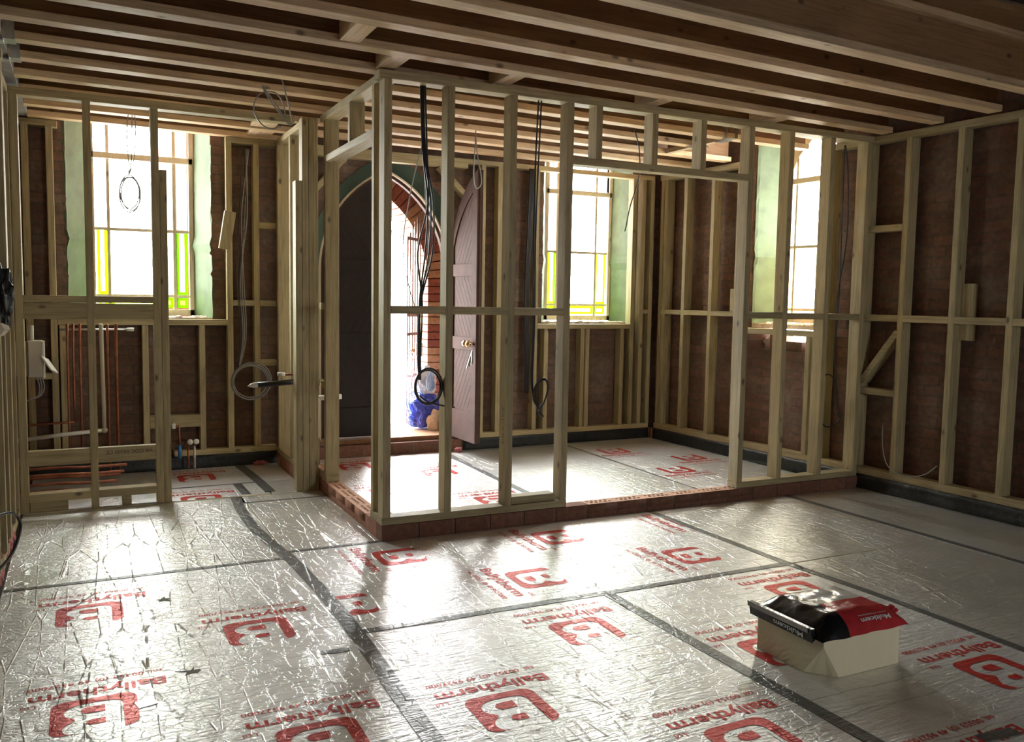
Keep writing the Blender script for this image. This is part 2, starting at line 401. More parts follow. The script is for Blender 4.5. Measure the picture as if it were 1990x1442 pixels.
struct(put('wall_left', B().box(-0.9, -0.52, -3.0, 7.2, -0.1, 5.0), 'old_brick_YZ', origin=(0, 0, 0)), 'left-hand brick wall behind the studs', 'wall')
struct(put('wall_back', fill2d([rect(-0.9, 6.2, -0.1, 5.0), rect(3.0, 3.6, 1.2, 1.9)], 0.3, XZ(-3.3)), 'old_brick_XZ', origin=(0, -3.3, 0)), 'rear brick wall with a small opening added to let in fill light', 'wall')  # opening is unseen, added and sized to light the foam block
struct(put('ceiling', B().box(-0.9, 6.2, 2.98, 7.6, 2.895, 2.925), 'web_board', origin=(0, 5, 2.895)), 'dark boarding over the joists', 'ceiling')
struct(put('ceiling', B().box(-0.9, 6.2, -3.3, 2.98, 5.0, 5.1), 'dark_brown_paint'), 'dark roof high above the open part of the room', 'ceiling')
struct(put('wall_upper', B().box(-0.9, 5.6, 2.96, 3.02, 2.93, 5.0), 'dark_brown_paint'), 'dark upstand above the floor edge', 'wall')
struct(put('ground', B().box(-8, 16, 7.55, 20, -0.2, -0.02), 'gravel_ground'), 'pale paved ground outside the doorway', 'ground')
struct(put('ground', B().box(-8, 16, -16, -3.3, -0.2, -0.02), 'gravel_ground'), 'pale ground behind the building', 'ground')
struct(put('ground', B().box(6.3, 16, -3.3, 7.55, -0.2, -0.02), 'gravel_ground'), 'pale ground beside the building', 'ground')

# ---- windows
def window(idx, x0, x1, z0, fy, glass_bars, hbars, face, lab, T, green=True, arched=False):
    """frame in local u (along wall), v (height), d (out); T maps (u, v, d)"""
    e = thing('window_%d' % idx, (0, 0, 0), local=True)
    if idx == 3: e.location = RW; e.rotation_euler = (0, 0, TH)
    struct(e, lab, 'window')
    def P(u0, u1, v0, v1, d0, d1):
        b = B(); a = T(u0, v0, d0); c = T(u1, v1, d1)
        return b.box(min(a[0], c[0]), max(a[0], c[0]), min(a[1], c[1]), max(a[1], c[1]), min(a[2], c[2]), max(a[2], c[2]))
    fw = 0.035; top = 2.84
    fr = P(x0, x0+fw, z0, top, fy, fy+0.06); me = fr
    for args in ((x1-fw, x1, z0, top), (x0, x1, z0, z0+0.05), (x0, x1, 2.405, 2.452), (x0-0.02, x0+fw, 2.40, top), (x1-fw, x1+0.02, 2.40, top), (x0, x1, top-0.04, top)):
        q = P(*args, fy-(0.01 if args[2] > 2.3 else 0), fy+0.06); tmp = q.mesh('t'); me.bm.from_mesh(tmp); bpy.data.meshes.remove(tmp)
    put('window_frame', me, 'window_paint', e, bevel=0.003)
    for u in glass_bars: put('glazing_bar', P(u-0.012, u+0.012, z0+0.05, top-0.04, fy+0.01, fy+0.045), 'window_paint', e)
    for v in hbars: put('glazing_bar', P(x0+fw, x1-fw, v-0.012, v+0.012, fy+0.012, fy+0.043), 'window_paint', e)
    us = [x0+fw]+list(glass_bars)+[x1-fw]; vs = [z0+0.05]+list(hbars)+[2.43, top-0.04]
    for i in range(len(us)-1):
        for j in range(len(vs)-1):
            a, b_, c, d = us[i]+0.011, us[i+1]-0.011, vs[j]+0.011, vs[j+1]-0.011
            mat = 'clear_glass'
            if not green and j in (0, 1): mat = 'obscured_glass'
            if not green and j == 0 and i == 0: mat = 'cobalt_glass'
            margin = green and ((j == 0) or (j == 1 and i in (0, 2)))
            if margin:
                t = 0.024
                g = put('pane', P(a+t, b_-t, c+(t if j == 0 else t), d-(t if j == 0 else 0), fy+0.025, fy+0.029), 'lemon_glass' if j == 0 else mat, e)
                strips = [(a, a+t, c, d), (b_-t, b_, c, d), (a+t, b_-t, c, c+t)]+([(a+t, b_-t, d-t, d)] if j == 0 else [])
                q = B()
                for s_ in strips:
                    k = P(*s_, fy+0.025, fy+0.029); tm = k.mesh('t'); q.bm.from_mesh(tm); bpy.data.meshes.remove(tm)
                put('pane_border', q, 'lime_glass', e, label='lime green glass border')
            else:
                put('pane', P(a, b_, c, d, fy+0.025, fy+0.029), mat, e)
    # plaster reveals, splayed
    fo0, fo1 = face
    for s_, fo, fx in ((-1, fo0, x0), (1, fo1, x1)):
        b = B(); n = 26; cols = []
        for k in range(n+1):
            z = z0-0.01+(2.86-z0+0.01)*k/n; j = 0.010*noise.noise(Vector((k*0.8, idx*4+s_, 0)))
            bulge = 0.016 if abs(z-1.76) < 0.03 else 0.0
            cols.append([b.bm.verts.new(T(*p)) for p in ((fo+s_*0.03, z, 0.02), (fo+j-s_*bulge, z, 0.005), (fo-s_*0.008-s_*bulge, z, 0.03), (fx-s_*(0.0+bulge), z, fy+0.002), (fx+s_*0.012, z, fy+0.05), (fo+s_*0.03, z, fy+0.05))])
        for k in range(n):
            for q in range(6): r = (q+1) % 6; b.bm.faces.new((cols[k][q], cols[k][r], cols[k+1][r], cols[k+1][q]))
        b.bm.faces.new(cols[0]); b.bm.faces.new(cols[-1][::-1])
        put('reveal', b, 'green_plaster', e)
    # rough mortar sill bed
    b = B()
    for k in range(34):
        u = fo0+(fo1-fo0)*(k+0.5)/34; c = T(u, z0-0.012+rnd(-0.006, 0.006), rnd(0.02, fy*0.7))
        b.sphere(c, 0.030, (1.1, 1.0, 0.55), 1, 0.5, 2.0, k)
    a = P(fo0, fo1, z0-0.045, z0-0.008, 0.01, fy+0.05); tm = a.mesh('t'); b.bm.from_mesh(tm); bpy.data.meshes.remove(tm)
    put('sill_bed', b, 'rough_plaster', e)
    return e
window(1, 0.05, 0.808, 1.19, 0.30, (0.182, 0.663), (1.345, 1.865), (-0.105, 0.91), 'tall sash window with lime green glass borders in the far left wall', lambda u, v, d: (u, 7.2+d, v))
window(2, 4.06, 4.821, 1.165, 0.30, (4.20, 4.645), (1.32, 1.842), (3.875, 4.865), 'tall sash window with lime green glass borders right of the doorway', lambda u, v, d: (u, 7.2+d, v))
window(3, 5.09, 5.81, 1.20, 0.33, (5.22, 5.728), (1.316, 1.861), (5.03, 5.87), 'tall clear window in the right-hand wall behind the studs', lambda u, v, d: (0.12+d, u, v), green=False)
# spandrels of the pointed head of the right window
e3 = bpy.data.objects['window_3']
for s_ in (-1, 1):
    pts = []
    for i in range(9):
        t = i/8; pts.append((5.45+s_*(0.34-0.34*t*t*0.85), 2.46+0.36*t))
    lp = pts+[(5.45+s_*0.36, 2.82), (5.45+s_*0.36, 2.46)]
    put('arch_head', fill2d([lp], 0.05, lambda u, v, d: (0.12+0.335+d, u, v)), 'window_paint', e3)
# broken brickwork under the right window: rubble left in the opening
rb = B()
for (y, z, r, sc, k) in ((5.82, 1.03, 0.075, (1, 0.9, 1.0), 1), (5.12, 1.04, 0.11, (1, 1.3, 0.8), 2), (5.30, 1.00, 0.07, (1.2, 1.3, 0.5), 3)):
    rb.sphere((0.34, y, z), r, sc, 3, 0.5, 2.2, k)
put('broken_plaster', rb, 'rough_plaster', e3)
b = B(); b.box(0.2, 0.42, 5.36, 5.56, 0.968, 1.045); b.box(0.2, 0.42, 5.66, 5.72, 0.968, 1.13); b.box(0.22, 0.43, 5.02, 5.24, 0.968, 1.02)
put('loose_brick', b, 'old_brick_YZ', e3, origin=(0, 0, 0))

# ---- doorway
e = thing('trim_1', (0, 0, 0), local=True); struct(e, 'pointed door surround with dark green plaster ring and thin painted frame', 'door surround')
def loft(a, b_, ya, yb):
    b = B(); A = [b.bm.verts.new((x, ya, z)) for x, z in a]; C = [b.bm.verts.new((x, yb, z)) for x, z in b_]
    A2 = [b.bm.verts.new((x, ya+0.04, z)) for x, z in a]; C2 = [b.bm.verts.new((x, yb+0.05, z)) for x, z in b_]
    for i in range(len(a)-1):
        b.bm.faces.new((A[i], A[i+1], C[i+1], C[i])); b.bm.faces.new((C[i], C[i+1], C2[i+1], C2[i])); b.bm.faces.new((A2[i], A2[i+1], A[i+1], A[i])); b.bm.faces.new((C2[i], C2[i+1], A2[i+1], A2[i]))
    for i in (0, len(a)-1): b.bm.faces.new((A[i], C[i], C2[i], A2[i]))
    return b
inner = arch(**DOORARCH, z0=0.13)
put('plaster_ring', loft(arch(2.37, 0.70, 1.6, 0.333, z0=0.13), inner, 7.19, 7.29), 'dark_green_paint', e)
fr_o = arch(2.37, 0.585, 1.6, 0.333, z0=0.13); fr_i = arch(2.37, 0.555, 1.6, 0.333, z0=0.13)
put('door_frame', loft(fr_o, fr_i, 7.31, 7.31), 'door_paint_lit', e)
put('door_frame', loft(arch(2.37, 0.60, 1.6, 0.333, z0=0.13), arch(2.37, 0.578, 1.6, 0.333, z0=0.13), 7.28, 7.27), 'window_paint', e)
th = thing('door_threshold', (2.37, 7.3, 0), 'dark timber door sill with pale worn step under the pointed doorway', 'door sill')
put('sill_board', B().box(1.70, 3.06, 7.12, 7.19, 0.0, 0.10), 'threshold_wood', th, bevel=0.004)
put('step', B().box(1.70, 3.04, 7.192, 7.60, 0.085, 0.135), 'cream_brick', th, bevel=0.004)
put('step_riser', B().box(1.70, 3.04, 7.192, 7.60, 0.002, 0.085), 'old_brick_XZ', th)
def leaf(name, mat, lab, loc, rz, mirror=False, detail=True):
    e = thing(name, loc, rz=rz, local=True); struct(e, lab, 'door')
    W = 0.57; zs = 1.6-loc[2]; a = 0.333; R = 0.58+a
    def top(u):   # height of the pointed edge above the leaf bottom, u from hinge
        x = 0.58-u; return zs+math.sqrt(max(0, R*R-(x+a)**2))
    def curve(off, u0=0.0, n=14):
        return [(u0+(W-off*0-u0)*i/n, top(u0+(W-u0)*i/n)) for i in range(n+1)]
    outline = [(0, 0), (W, 0)]+[(u, v) for u, v in curve(0)[::-1]]
    FR = lambda d0: (lambda u, v, d: (u, d0+d, v))
    put('panel_boards', fill2d([outline], 0.030, FR(0.010)), mat, e, bevel=0.0)
    def clipz(u, v): return max(0.02, min(v, top(max(u, 0.0))-0.10))
    panels = [(0.26, 0.80), (0.91, 1.44), (1.545, 2.16)]
    # stiles and rails proud of the boards
    for d0 in ((0.0,) if True else ()):
        s = 0.095
        holes = []
        for (v0, v1) in panels:
            lp = [(s, v0), (W-s, v0)]
            n = 10
            topl = []
            for i in range(n+1):
                u = (W-s)-(W-2*s)*i/n; lim = top(u-0.03)-0.12 if u > 0.03 else v1
                topl.append((u, max(v0+0.02, min(v1, lim))))
            holes.append(lp+topl)
        put('stiles_and_rails', fill2d([outline]+holes, 0.012, FR(-0.001)), mat, e, bevel=0.002)
        put('stiles_and_rails', fill2d([outline]+holes, 0.012, FR(0.039)), mat, e)
    # V grooves between diagonal boards
    g = B()
    for pi, (v0, v1) in enumerate(panels):
        sg = 1 if pi == 1 else -1
        if mirror: sg = -sg
        for k in range(-12, 14):
            pts = []
            for i in range(25):
                u = s+(W-2*s)*i/24; v = v0+k*0.105+sg*(u-s)*1.55
                lim = min(v1, top(max(u-0.03, 0))-0.12)
                if v0 < v < lim: pts.append((u, v))
            if len(pts) >= 2: g.beam((pts[0][0], 0.0102, pts[0][1]), (pts[-1][0], 0.0102, pts[-1][1]), 0.0035, 0.004, up=(0, 1, 0.001)) if False else g.beam((pts[0][0], 0.0095, pts[0][1]), (pts[-1][0], 0.0095, pts[-1][1]), 0.002, 0.006, up=(0, 0, 1))
    put('board_groove', g, 'groove_shadow', e)
    return e, top
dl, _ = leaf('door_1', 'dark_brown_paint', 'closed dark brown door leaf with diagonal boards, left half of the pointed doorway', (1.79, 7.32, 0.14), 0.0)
ang = math.atan2(6.71-7.27, 2.975-2.955)
dr, _ = leaf('door_2', 'door_paint_lit', 'brown pointed door leaf in a lit pinkish tone, standing open with diagonal boards and brass knobs', (2.955, 7.27, 0.12), ang, True)
# the face seen from the room is the local -y side after the turn
for i, u in enumerate((0.455, 0.525)):
    k = B(); k.tube([(u, 0.0, 0.86), (u, -0.03, 0.86)], 0.012, 10); k.sphere((u, -0.05, 0.86), 0.030, (1, 0.8, 1), 3)
    put('door_knob', k, 'brass', dr, smooth=True)
k = B()
for i in range(6):
    t = i*1.1; k.beam((0.545, -0.02, 0.80), (0.545+0.03*math.sin(t), -0.02-0.008*i, 0.71-0.012*i), 0.004, 0.012, up=(0, 1, 0))
k.tube([(0.545+0.018*math.cos(t/12*6.283), -0.02, 0.80+0.02*math.sin(t/12*6.283)) for t in range(12)], 0.0018, 5, True)
t = put('key_bunch', k, 'steel_keys'); t.location = (0, 0, 0)
R_ = Matrix.Translation(Vector((2.955, 7.27, 0.12))) @ Matrix.Rotation(ang, 4, 'Z') @ Matrix.Translation(OFF[t.name]); t.matrix_world = R_
tag(t, 'bunch of keys hanging from the lock of the open pinkish door', 'keys')

# ---- porch outside the doorway
pe = thing('porch_arch', (2.385, 8.0, -0.02), 'banded red and cream brick porch arch outside the doorway', 'arch')
pa = dict(cx=2.385, w=0.64, zs=1.5, a=0.37)
ap = arch(**pa, n=20, z0=-0.02); 
outer2 = arch(2.385, 1.04, 1.5, 0.37, n=20, z0=-0.02)
put('brickwork', fill2d([rect(0.6, 4.2, -0.02, 3.4), arch(2.385, 1.03, 1.5, 0.37, n=20, z0=-0.01)], 0.43, XZ(8.0)), 'porch_brick', pe, origin=(0, 8.0, 0))
reds = B(); creams = B()
def ringpt(side, t, rr):   # t along the arch from ground up; rr radial offset
    a = pa['a']; R = pa['w']+a; T_ = math.acos(a/R); straight = 1.52
    if t < straight: return (pa['cx']+side*(pa['w']+rr), -0.02+t)
    th_ = (t-straight)/R; return (pa['cx']+side*(-a+(R+rr)*math.cos(th_)), 1.5+(R+rr)*math.sin(th_))
amax = 1.52+(pa['w']+pa['a'])*math.acos(pa['a']/(pa['w']+pa['a']))
for side in (-1, 1):
    i = 0; t = 0.0
    while t < amax-0.02:
        t2 = min(t+0.073, amax)
        for ri, (r0, r1) in enumerate(((0.0, 0.215), (0.225, 0.44))):
            tgt = creams if ((i+ri) // 3) % 2 else reds
            q = [ringpt(side, t+0.004, r0), ringpt(side, t2-0.004, r0), ringpt(side, t2-0.004, r1), ringpt(side, t+0.004, r1)]
            if side*(q[2][0]-pa['cx']) < 0.0 or side*(q[1][0]-pa['cx']) < 0: pass
            y0 = 7.985+0.01*ri; vs = [tgt.bm.verts.new((x, y, z)) for y in (y0, 8.45) for x, z in q]
            for f in ((0, 1, 2, 3), (7, 6, 5, 4), (0, 4, 5, 1), (1, 5, 6, 2), (2, 6, 7, 3), (3, 7, 4, 0)): tgt.bm.faces.new([vs[j] for j in f])
        t = t2+0.002; i += 1
mort = fill2d([arch(2.385, 1.07, 1.5, 0.37, n=20, z0=-0.02)+arch(2.385, 0.648, 1.5, 0.37, n=20, z0=-0.02)[::-1]], 0.43, XZ(8.008))
put('mortar', mort, 'porch_brick', pe, origin=(0, 8.0, 0))
put('red_voussoirs', reds, 'red_voussoir', pe, label='red brick bands'); put('cream_voussoirs', creams, 'cream_brick', pe, label='cream brick bands')
o = put('trim_2', B().box(2.15, 3.3, 9.1, 9.2, 2.02, 2.10), 'gravel_ground'); struct(o, 'pale beam crossing the bright porch entrance', 'beam')
put_ = put('porch_lamp', B().sphere((3.10, 8.98, 2.03), 0.045, (1, 1, 1), 3).tube([(3.10, 8.98, 2.03), (3.10, 9.1, 2.05)], 0.012, 8), 'black_rubber', smooth=True); tag(put_, 'small round black lamp against the bright porch entrance', 'lamp')
for x0, x1, nm in ((1.35, 1.5, 'left'), (3.30, 3.45, 'right')):
    struct(put('wall_porch_'+nm, B().box(x0, x1, 7.53, 7.99, -0.02, 2.95), 'porch_brick', origin=(0, 0, 0)), nm+' side wall of the brick porch', 'wall')
struct(put('ceiling_porch_shade', B().box(1.35, 3.45, 7.53, 7.99, 2.95, 3.05), 'gravel_ground'), 'unseen roof added to shade the brick porch', 'ceiling')  # out of view, added to keep sky light off the porch brick
struct(put('floor_porch', B().box(1.5, 3.3, 7.61, 7.98, -0.02, 0.133), 'gravel_ground'), 'pale floor of the porch', 'floor')
# open metal gate
ge = thing('metal_gate', (2.83, 7.9, 0.135), 'tall metal bar gate folded back inside the bright doorway', 'gate')
g0 = Vector((2.72, 7.72, 0)); g1 = Vector((2.93, 7.96, 0))
for i in range(6):
    p = g0.lerp(g1, i/5); h_ = 1.92+0.28*(i/5)
    put('bar', B().tube([(p.x, p.y, 0.15), (p.x, p.y, h_)], 0.007, 6), 'gate_paint', ge, smooth=True)
for z in (0.18, 0.62, 1.02, 1.20, 1.92):
    put('rail', B().beam((g0.x, g0.y, z), (g1.x, g1.y, z), 0.008, 0.03), 'gate_paint', ge)
put('lock_box', B().box(2.86, 2.93, 7.86, 7.91, 0.80, 0.93), 'galvanised_steel', ge, bevel=0.004)
put('gate_handle', B().sphere((2.80, 7.80, 0.86), 0.025, (1, 1, 1), 2), 'brass', ge, smooth=True)
# bags on the step
def crump(name, mat, c, r, sc, lab, cat, seed, am=0.35, fs=2.0):
    b = B().sphere(c, r, sc, 4, am, fs, seed)
    for v in b.bm.verts: v.co.z = max(v.co.z, c[2]-r*sc[2]*0.72)
    return tag(put(name, b, mat, smooth=False), lab, cat)
crump('rubble_sack', 'blue_bag', (2.87, 7.62, 0.285), 0.17, (0.9, 0.65, 1.1), 'crumpled blue plastic bag on the doorstep beside the metal gate', 'bag', 3)
crump('carrier_bag', 'white_bag', (2.875, 7.64, 0.57), 0.13, (0.75, 0.6, 1.1), 'crumpled white plastic bag on top of the blue bag in the doorway', 'bag', 9, 0.5, 2.4)
crump('sack', 'cream_sack', (2.93, 7.50, 0.205), 0.11, (0.8, 0.6, 1.0), 'small cream sack at the foot of the blue bag in the doorway', 'sack', 14, 0.25)
b = B()
for k in range(5):
    cx, cz, r = 2.76+0.02*math.sin(k*2), 0.33+0.05*math.cos(k*1.7), 0.10+0.025*math.sin(k*3)
    b.tube([(cx+r*math.cos(t), 7.56+0.02*k*0.4+0.02*math.sin(3*t), cz+r*1.25*math.sin(t)) for t in [i*6.283/24 for i in range(24)]], 0.004, 5, True)
b.tube(smooth_pts([(2.70, 7.6, 0.9), (2.75, 7.6, 0.75), (2.72, 7.6, 0.55), (2.78, 7.58, 0.42)]), 0.004, 5)
tag(put('cable_tangle', b, 'pale_blue_cable', smooth=True), 'loose tangle of pale blue cable hanging on the metal gate', 'cable')
b = B()
for k in range(4):
    b.tube(smooth_pts([(2.90+0.012*k, 7.55, 0.68), (2.85+0.015*k, 7.53, 0.60), (2.86+0.01*k, 7.52, 0.50), (2.91+0.008*k, 7.54, 0.55), (2.90, 7.56, 0.64)]), 0.004, 5)
tag(put('cable_bundle', b, 'pale_blue_cable', smooth=True), 'small bundle of pale blue cable lying over the white plastic bag', 'cable')

# ================================================================== BRICK PLINTHS
def holes_row(x0, x1, y0, y1, length_axis='x'):
    """perforations of one 215 x 102 brick: three rows"""
    lps = []
    for r in range(2):
        for c in range(5):
            u = (c+0.95+(0.0 if r == 1 else 0.4))/6.5; v = 0.34+0.34*r
            cx = x0+(x1-x0)*u if length_axis == 'x' else x0+(x1-x0)*v
            cy = y0+(y1-y0)*v if length_axis == 'x' else y0+(y1-y0)*u
            ru, rv = (0.0125, 0.0115)
            if length_axis != 'x': ru, rv = rv, ru
            lps.append([(cx+ru*math.cos(t), cy+rv*math.sin(t)) for t in [i*6.283/8 for i in range(8)]])
    return lps
def plinth(name, lab, bricks, axis):
    """bricks: list of (x0,x1,y0,y1,perforated)"""
    e = thing(name, (bricks[0][0], bricks[0][2], 0), lab, 'brick plinth')
    solid = B()
    for (x0, x1, y0, y1, pf) in bricks:
        if not pf: solid.box(x0, x1, y0, y1, -0.1, 0.085)
        else: solid.box(x0, x1, y0, y1, -0.1, 0.030)
    put('solid_course', solid, 'new_brick_XZ_shaded' if axis == 'x' else 'new_brick_YZ', e, origin=(0, 0, -0.145), bevel=0.002)
    for (x0, x1, y0, y1, pf) in bricks:
        if pf:
            fb = fill2d([rect(x0, x1, y0, y1)]+holes_row(x0, x1, y0, y1, axis), 0.055, lambda u, v, d: (u, v, 0.030+d))
            pb = put('perforated_brick', fb, 'perforated_brick', e, origin=(0, 0, -0.145))
            pb.data.materials.append(MATS['new_brick_XZ_shaded' if axis == 'x' else 'new_brick_YZ'])
            for p in pb.data.polygons: p.material_index = 0 if p.normal.z > 0.9 else 1  # tops paler than sides, the fall of light put into the colour
br = []; x = 1.467
while x < 5.12:
    x1 = min(x+0.222, 5.18); br.append((x, x1, 4.57, 4.672, 2.62 < x < 4.0)); x = x1+0.003
plinth('brick_plinth', 'long red brick plinth with perforated tops under the front stud partition', br, 'x')
br = []; y = 4.674
while y < 5.9: y1 = y+0.219; br.append((1.467, 1.569, y, y1, 4.75 < y < 5.8)); y = y1+0.003
plinth('brick_plinth', 'short brick plinth with perforated tops running back from the partition corner', br, 'y')
plinth('brick_plinth', 'dark brick plinth along the right side of the small left room', [(1.385, 1.485, 6.1+0.225*i, 6.1+0.225*i+0.222, False) for i in range(4)], 'y')
e = thing('loose_brick', (1.52, 6.02, 0.085), 'single perforated brick left on the plinth behind the door posts', 'brick')
fb = fill2d([rect(1.47, 1.572, 5.93, 6.145)]+holes_row(1.47, 1.572, 5.93, 6.145, 'y'), 0.05, lambda u, v, d: (u, v, 0.10+d))
put('perforated_brick', fb, 'perforated_brick', e); put('brick_base', B().box(1.47, 1.572, 5.93, 6.145, 0.085, 0.10), 'perforated_brick', e)

# kerbs behind the membranes
struct(put('baseboard_far', B().box(-0.5, 5.1, 7.11, 7.2, -0.1, 0.10), 'new_brick_XZ_shaded', origin=(0, 0, -0.145)), 'brick kerb along the far wall', 'kerb')
o = put('baseboard_right', B().box(0.01, 0.12, -3, 7.1, -0.1, 0.10), 'new_brick_YZ', origin=(0, 0, -0.145)); o.location = (RW[0], 0, -0.145); o.rotation_euler = (0, 0, TH); struct(o, 'brick kerb along the right wall', 'kerb')

# ================================================================== TIMBER FRAMES
def member(name, e, x0, x1, y0, y1, z0, z1, fam='stud_wood_'):
    d = (x1-x0, y1-y0, z1-z0); ax = 'XYZ'[d.index(max(d))]
    return put(name, B().box(x0, x1, y0, y1, z0, z1), fam+ax, e, bevel=0.0025)
# --- front partition
FY0, FY1 = 4.572, 4.667
e = thing('stud_partition', (3.3, 4.62, 0.085), 'large front timber stud partition with a wide doorway, standing on brick', 'partition')
ZT = 2.545; ZS = 0.13
member('top_plate', e, 1.445, 5.19, FY0, FY1, ZT, 2.59)
member('sole_plate', e, 1.467, 2.66, FY0, FY1, 0.087, ZS)
member('sole_plate', e, 4.015, 5.17, FY0, FY1, 0.087, ZS)
FS = (1.474, 1.842, 2.234, 2.614, 4.018, 4.374, 4.760, 5.122)
for i, x in enumerate(FS): member('stud', e, x, x+0.044, FY0, FY1, ZS, ZT)
member('header', e, 2.658, 4.018, FY0, FY1, 2.185, 2.228)
for x in (2.815, 3.228, 3.612): member('cripple_stud', e, x, x+0.044, FY0, FY1, 2.228, ZT)
NZ = ((1.277, 1.321), (1.275, 1.319), (1.273, 1.317), None, (1.262, 1.306), (1.258, 1.302), (1.255, 1.299))
for i, z in enumerate(NZ):
    if z: member('noggin', e, FS[i]+0.044, FS[i+1], FY0, FY1, *z)
# stamped grade marks on one stud
tm = text_bm('8127 7L 12 C16', 0.034, 0, 0)
tm.transform(Matrix(((0, 0, 1, 2.2338), (-0.0, -1, 0, 4.625), (1, 0, 0, 0.50), (0, 0, 0, 1))))
b = B(); b.bm.from_mesh(tm); bpy.data.meshes.remove(tm); put('grade_stamp', b, 'ink_black', e)
# --- return of the partition
e = thing('stud_partition', (1.52, 5.3, 0.085), 'short stud partition with a header, running back from the front corner', 'partition')
RX0, RX1 = 1.470, 1.565
member('top_plate', e, RX0, RX1, 4.668, 5.975, ZT+0.003, 2.592)
member('sole_plate', e, RX0, RX1, 4.675, 4.80, 0.087, ZS); member('sole_plate', e, RX0, RX1, 5.82, 5.90, 0.087, ZS)
member('stud', e, RX0, RX1, 4.745, 4.790, ZS, ZT+0.003)
member('stud', e, RX0, RX1, 5.838, 5.883, ZS, ZT+0.003)
member('header', e, RX0, RX1, 4.790, 5.838, 2.265, 2.31)
member('cripple_stud', e, RX0, RX1, 5.238, 5.283, 2.31, ZT+0.003)
for z in (1.275, 0.725): member('noggin', e, RX0+0.02, RX0+0.068, 5.883, 6.26, z, z+0.045)
# --- left partition with the inner doorway
LY0, LY1 = 5.985, 6.08
e = thing('stud_partition', (0.4, 6.03, 0), 'left timber stud partition with a doorway opening in front of the small room', 'partition')
member('top_plate', e, -0.38, 1.30, LY0, LY1, 2.53, 2.575)
for x in (-0.378, 0.012, 0.397): member('stud', e, x, x+0.045, LY0, LY1, 0.0, 2.53)
member('jack_stud', e, 0.443, 0.487, LY0, LY1, 0.0, 2.152)
for (x0, x1) in ((-0.333, 0.012), (0.057, 0.397)):
    member('noggin', e, x0, x1, LY0, LY1, 1.303, 1.345)
    member('noggin', e, x0, x1, LY0+0.002, LY0+0.047, 1.200, 1.300)
    nb = member('noggin', e, x0, x1, LY0+0.004, LY0+0.049, 0.292, 0.388)
    member('sole_plate', e, x0, x1, LY0, LY1, 0.068, 0.118)
tm = text_bm('VA COC 00200 CE', 0.034, 0, 0); tm.transform(Matrix(((-1, 0, 0, 0.375), (0, 0, -1, 5.9885), (0, -1, 0, 0.365), (0, 0, 0, 1))))
b = B(); b.bm.from_mesh(tm); bpy.data.meshes.remove(tm); put('grade_stamp', b, 'ink_black', e)
member('packer', e, 0.19, 0.245, LY0+0.01, LY1, 0.0, 0.066); member('packer', e, -0.33, -0.12, LY0+0.03, LY1, 0.0, 0.066)
member('jack_stud', e, 1.303, 1.346, LY0, LY1, 0.0, 2.15)
for x in (1.348, 1.393): member('stud', e, x, x+0.043, LY0, LY1, 0.0, 2.575)
member('stud', e, 1.438, 1.466, LY0+0.035, LY1, 0.0, 2.59)
# --- right side of the small room
e = thing('stud_partition', (1.43, 6.6, 0.085), 'dark stud partition on the right side of the small left room', 'partition')
member('top_plate', e, 1.388, 1.483, 6.09, 7.09, 2.548, 2.592); member('sole_plate', e, 1.388, 1.483, 6.09, 7.09, 0.087, 0.13)
for y in (7.03, 6.56, 6.215): member('stud', e, 1.388, 1.483, y, y+0.045, 0.13, 2.548)
# --- far wall lining, small room
def xframe(lab, px, y, plates, studs, nogs, extra=()):
    e = thing('stud_lining', (px, y+0.045, 0.1), lab, 'stud wall')
    for (x0, x1, z0, z1, nm) in plates: member(nm, e, x0, x1, y, y+0.09, z0, z1)
    for (x, z0, z1, nm) in studs: member(nm, e, x, x+0.044, y, y+0.09, z0, z1)
    for (x0, x1, z0, z1) in nogs: member('noggin', e, x0, x1, y, y+0.09, z0, z1)
    return e
e = xframe('far stud lining framing the left window in the small room', 0.5, 7.10,
    [(1.008, 1.388, 2.545, 2.59, 'top_plate'), (-0.50, -0.15, 2.545, 2.59, 'top_plate'), (0.60, 1.388, 0.102, 0.145, 'sole_plate'), (-0.5, 0.55, 0.102, 0.145, 'sole_plate'), (-0.18, 1.005, 1.125, 1.17, 'sill_rail')],
    [(-0.38, 0.145, 2.555, 'stud'), (-0.225, 0.145, 2.555, 'stud'), (1.008, 0.145, 2.555, 'stud'), (1.215, 0.145, 2.555, 'stud'),
     (-0.17, 0.145, 1.125, 'cripple_stud'), (0.385, 0.145, 1.125, 'cripple_stud'), (0.795, 0.145, 1.125, 'cripple_stud')],
    [(1.052, 1.215, 1.28, 1.325), (1.259, 1.388, 1.28, 1.325), (1.259, 1.388, 1.90, 1.945), (-0.336, -0.225, 0.73, 0.775), (0.43, 0.795, 0.33, 0.425), (1.259, 1.388, 0.80, 0.845)])
# --- far wall lining, inner room
e = xframe('far stud lining framing the window right of the pointed doorway', 3.8, 7.10,
    [(1.57, 5.06, 2.550, 2.592, 'top_plate'), (3.10, 5.06, 0.102, 0.147, 'sole_plate'), (3.78, 4.81, 1.095, 1.14, 'sill_rail'), (1.66, 3.06, 2.508, 2.553, 'head_plate')],
    [(1.60, 0.147, 2.508, 'stud'), (3.19, 0.147, 2.555, 'stud'), (3.355, 0.147, 2.555, 'stud'), (3.735, 0.147, 2.555, 'stud'), (4.812, 0.147, 2.555, 'stud'), (4.918, 0.147, 2.555, 'stud'), (5.02, 0.147, 2.555, 'stud'),
     (3.852, 0.147, 1.095, 'cripple_stud'), (4.25, 0.147, 1.095, 'cripple_stud'), (4.305, 0.147, 1.095, 'cripple_stud'), (4.700, 0.147, 1.095, 'cripple_stud')],
    [(4.962, 5.02, 1.245, 1.285), (3.399, 3.735, 1.245, 1.285)])
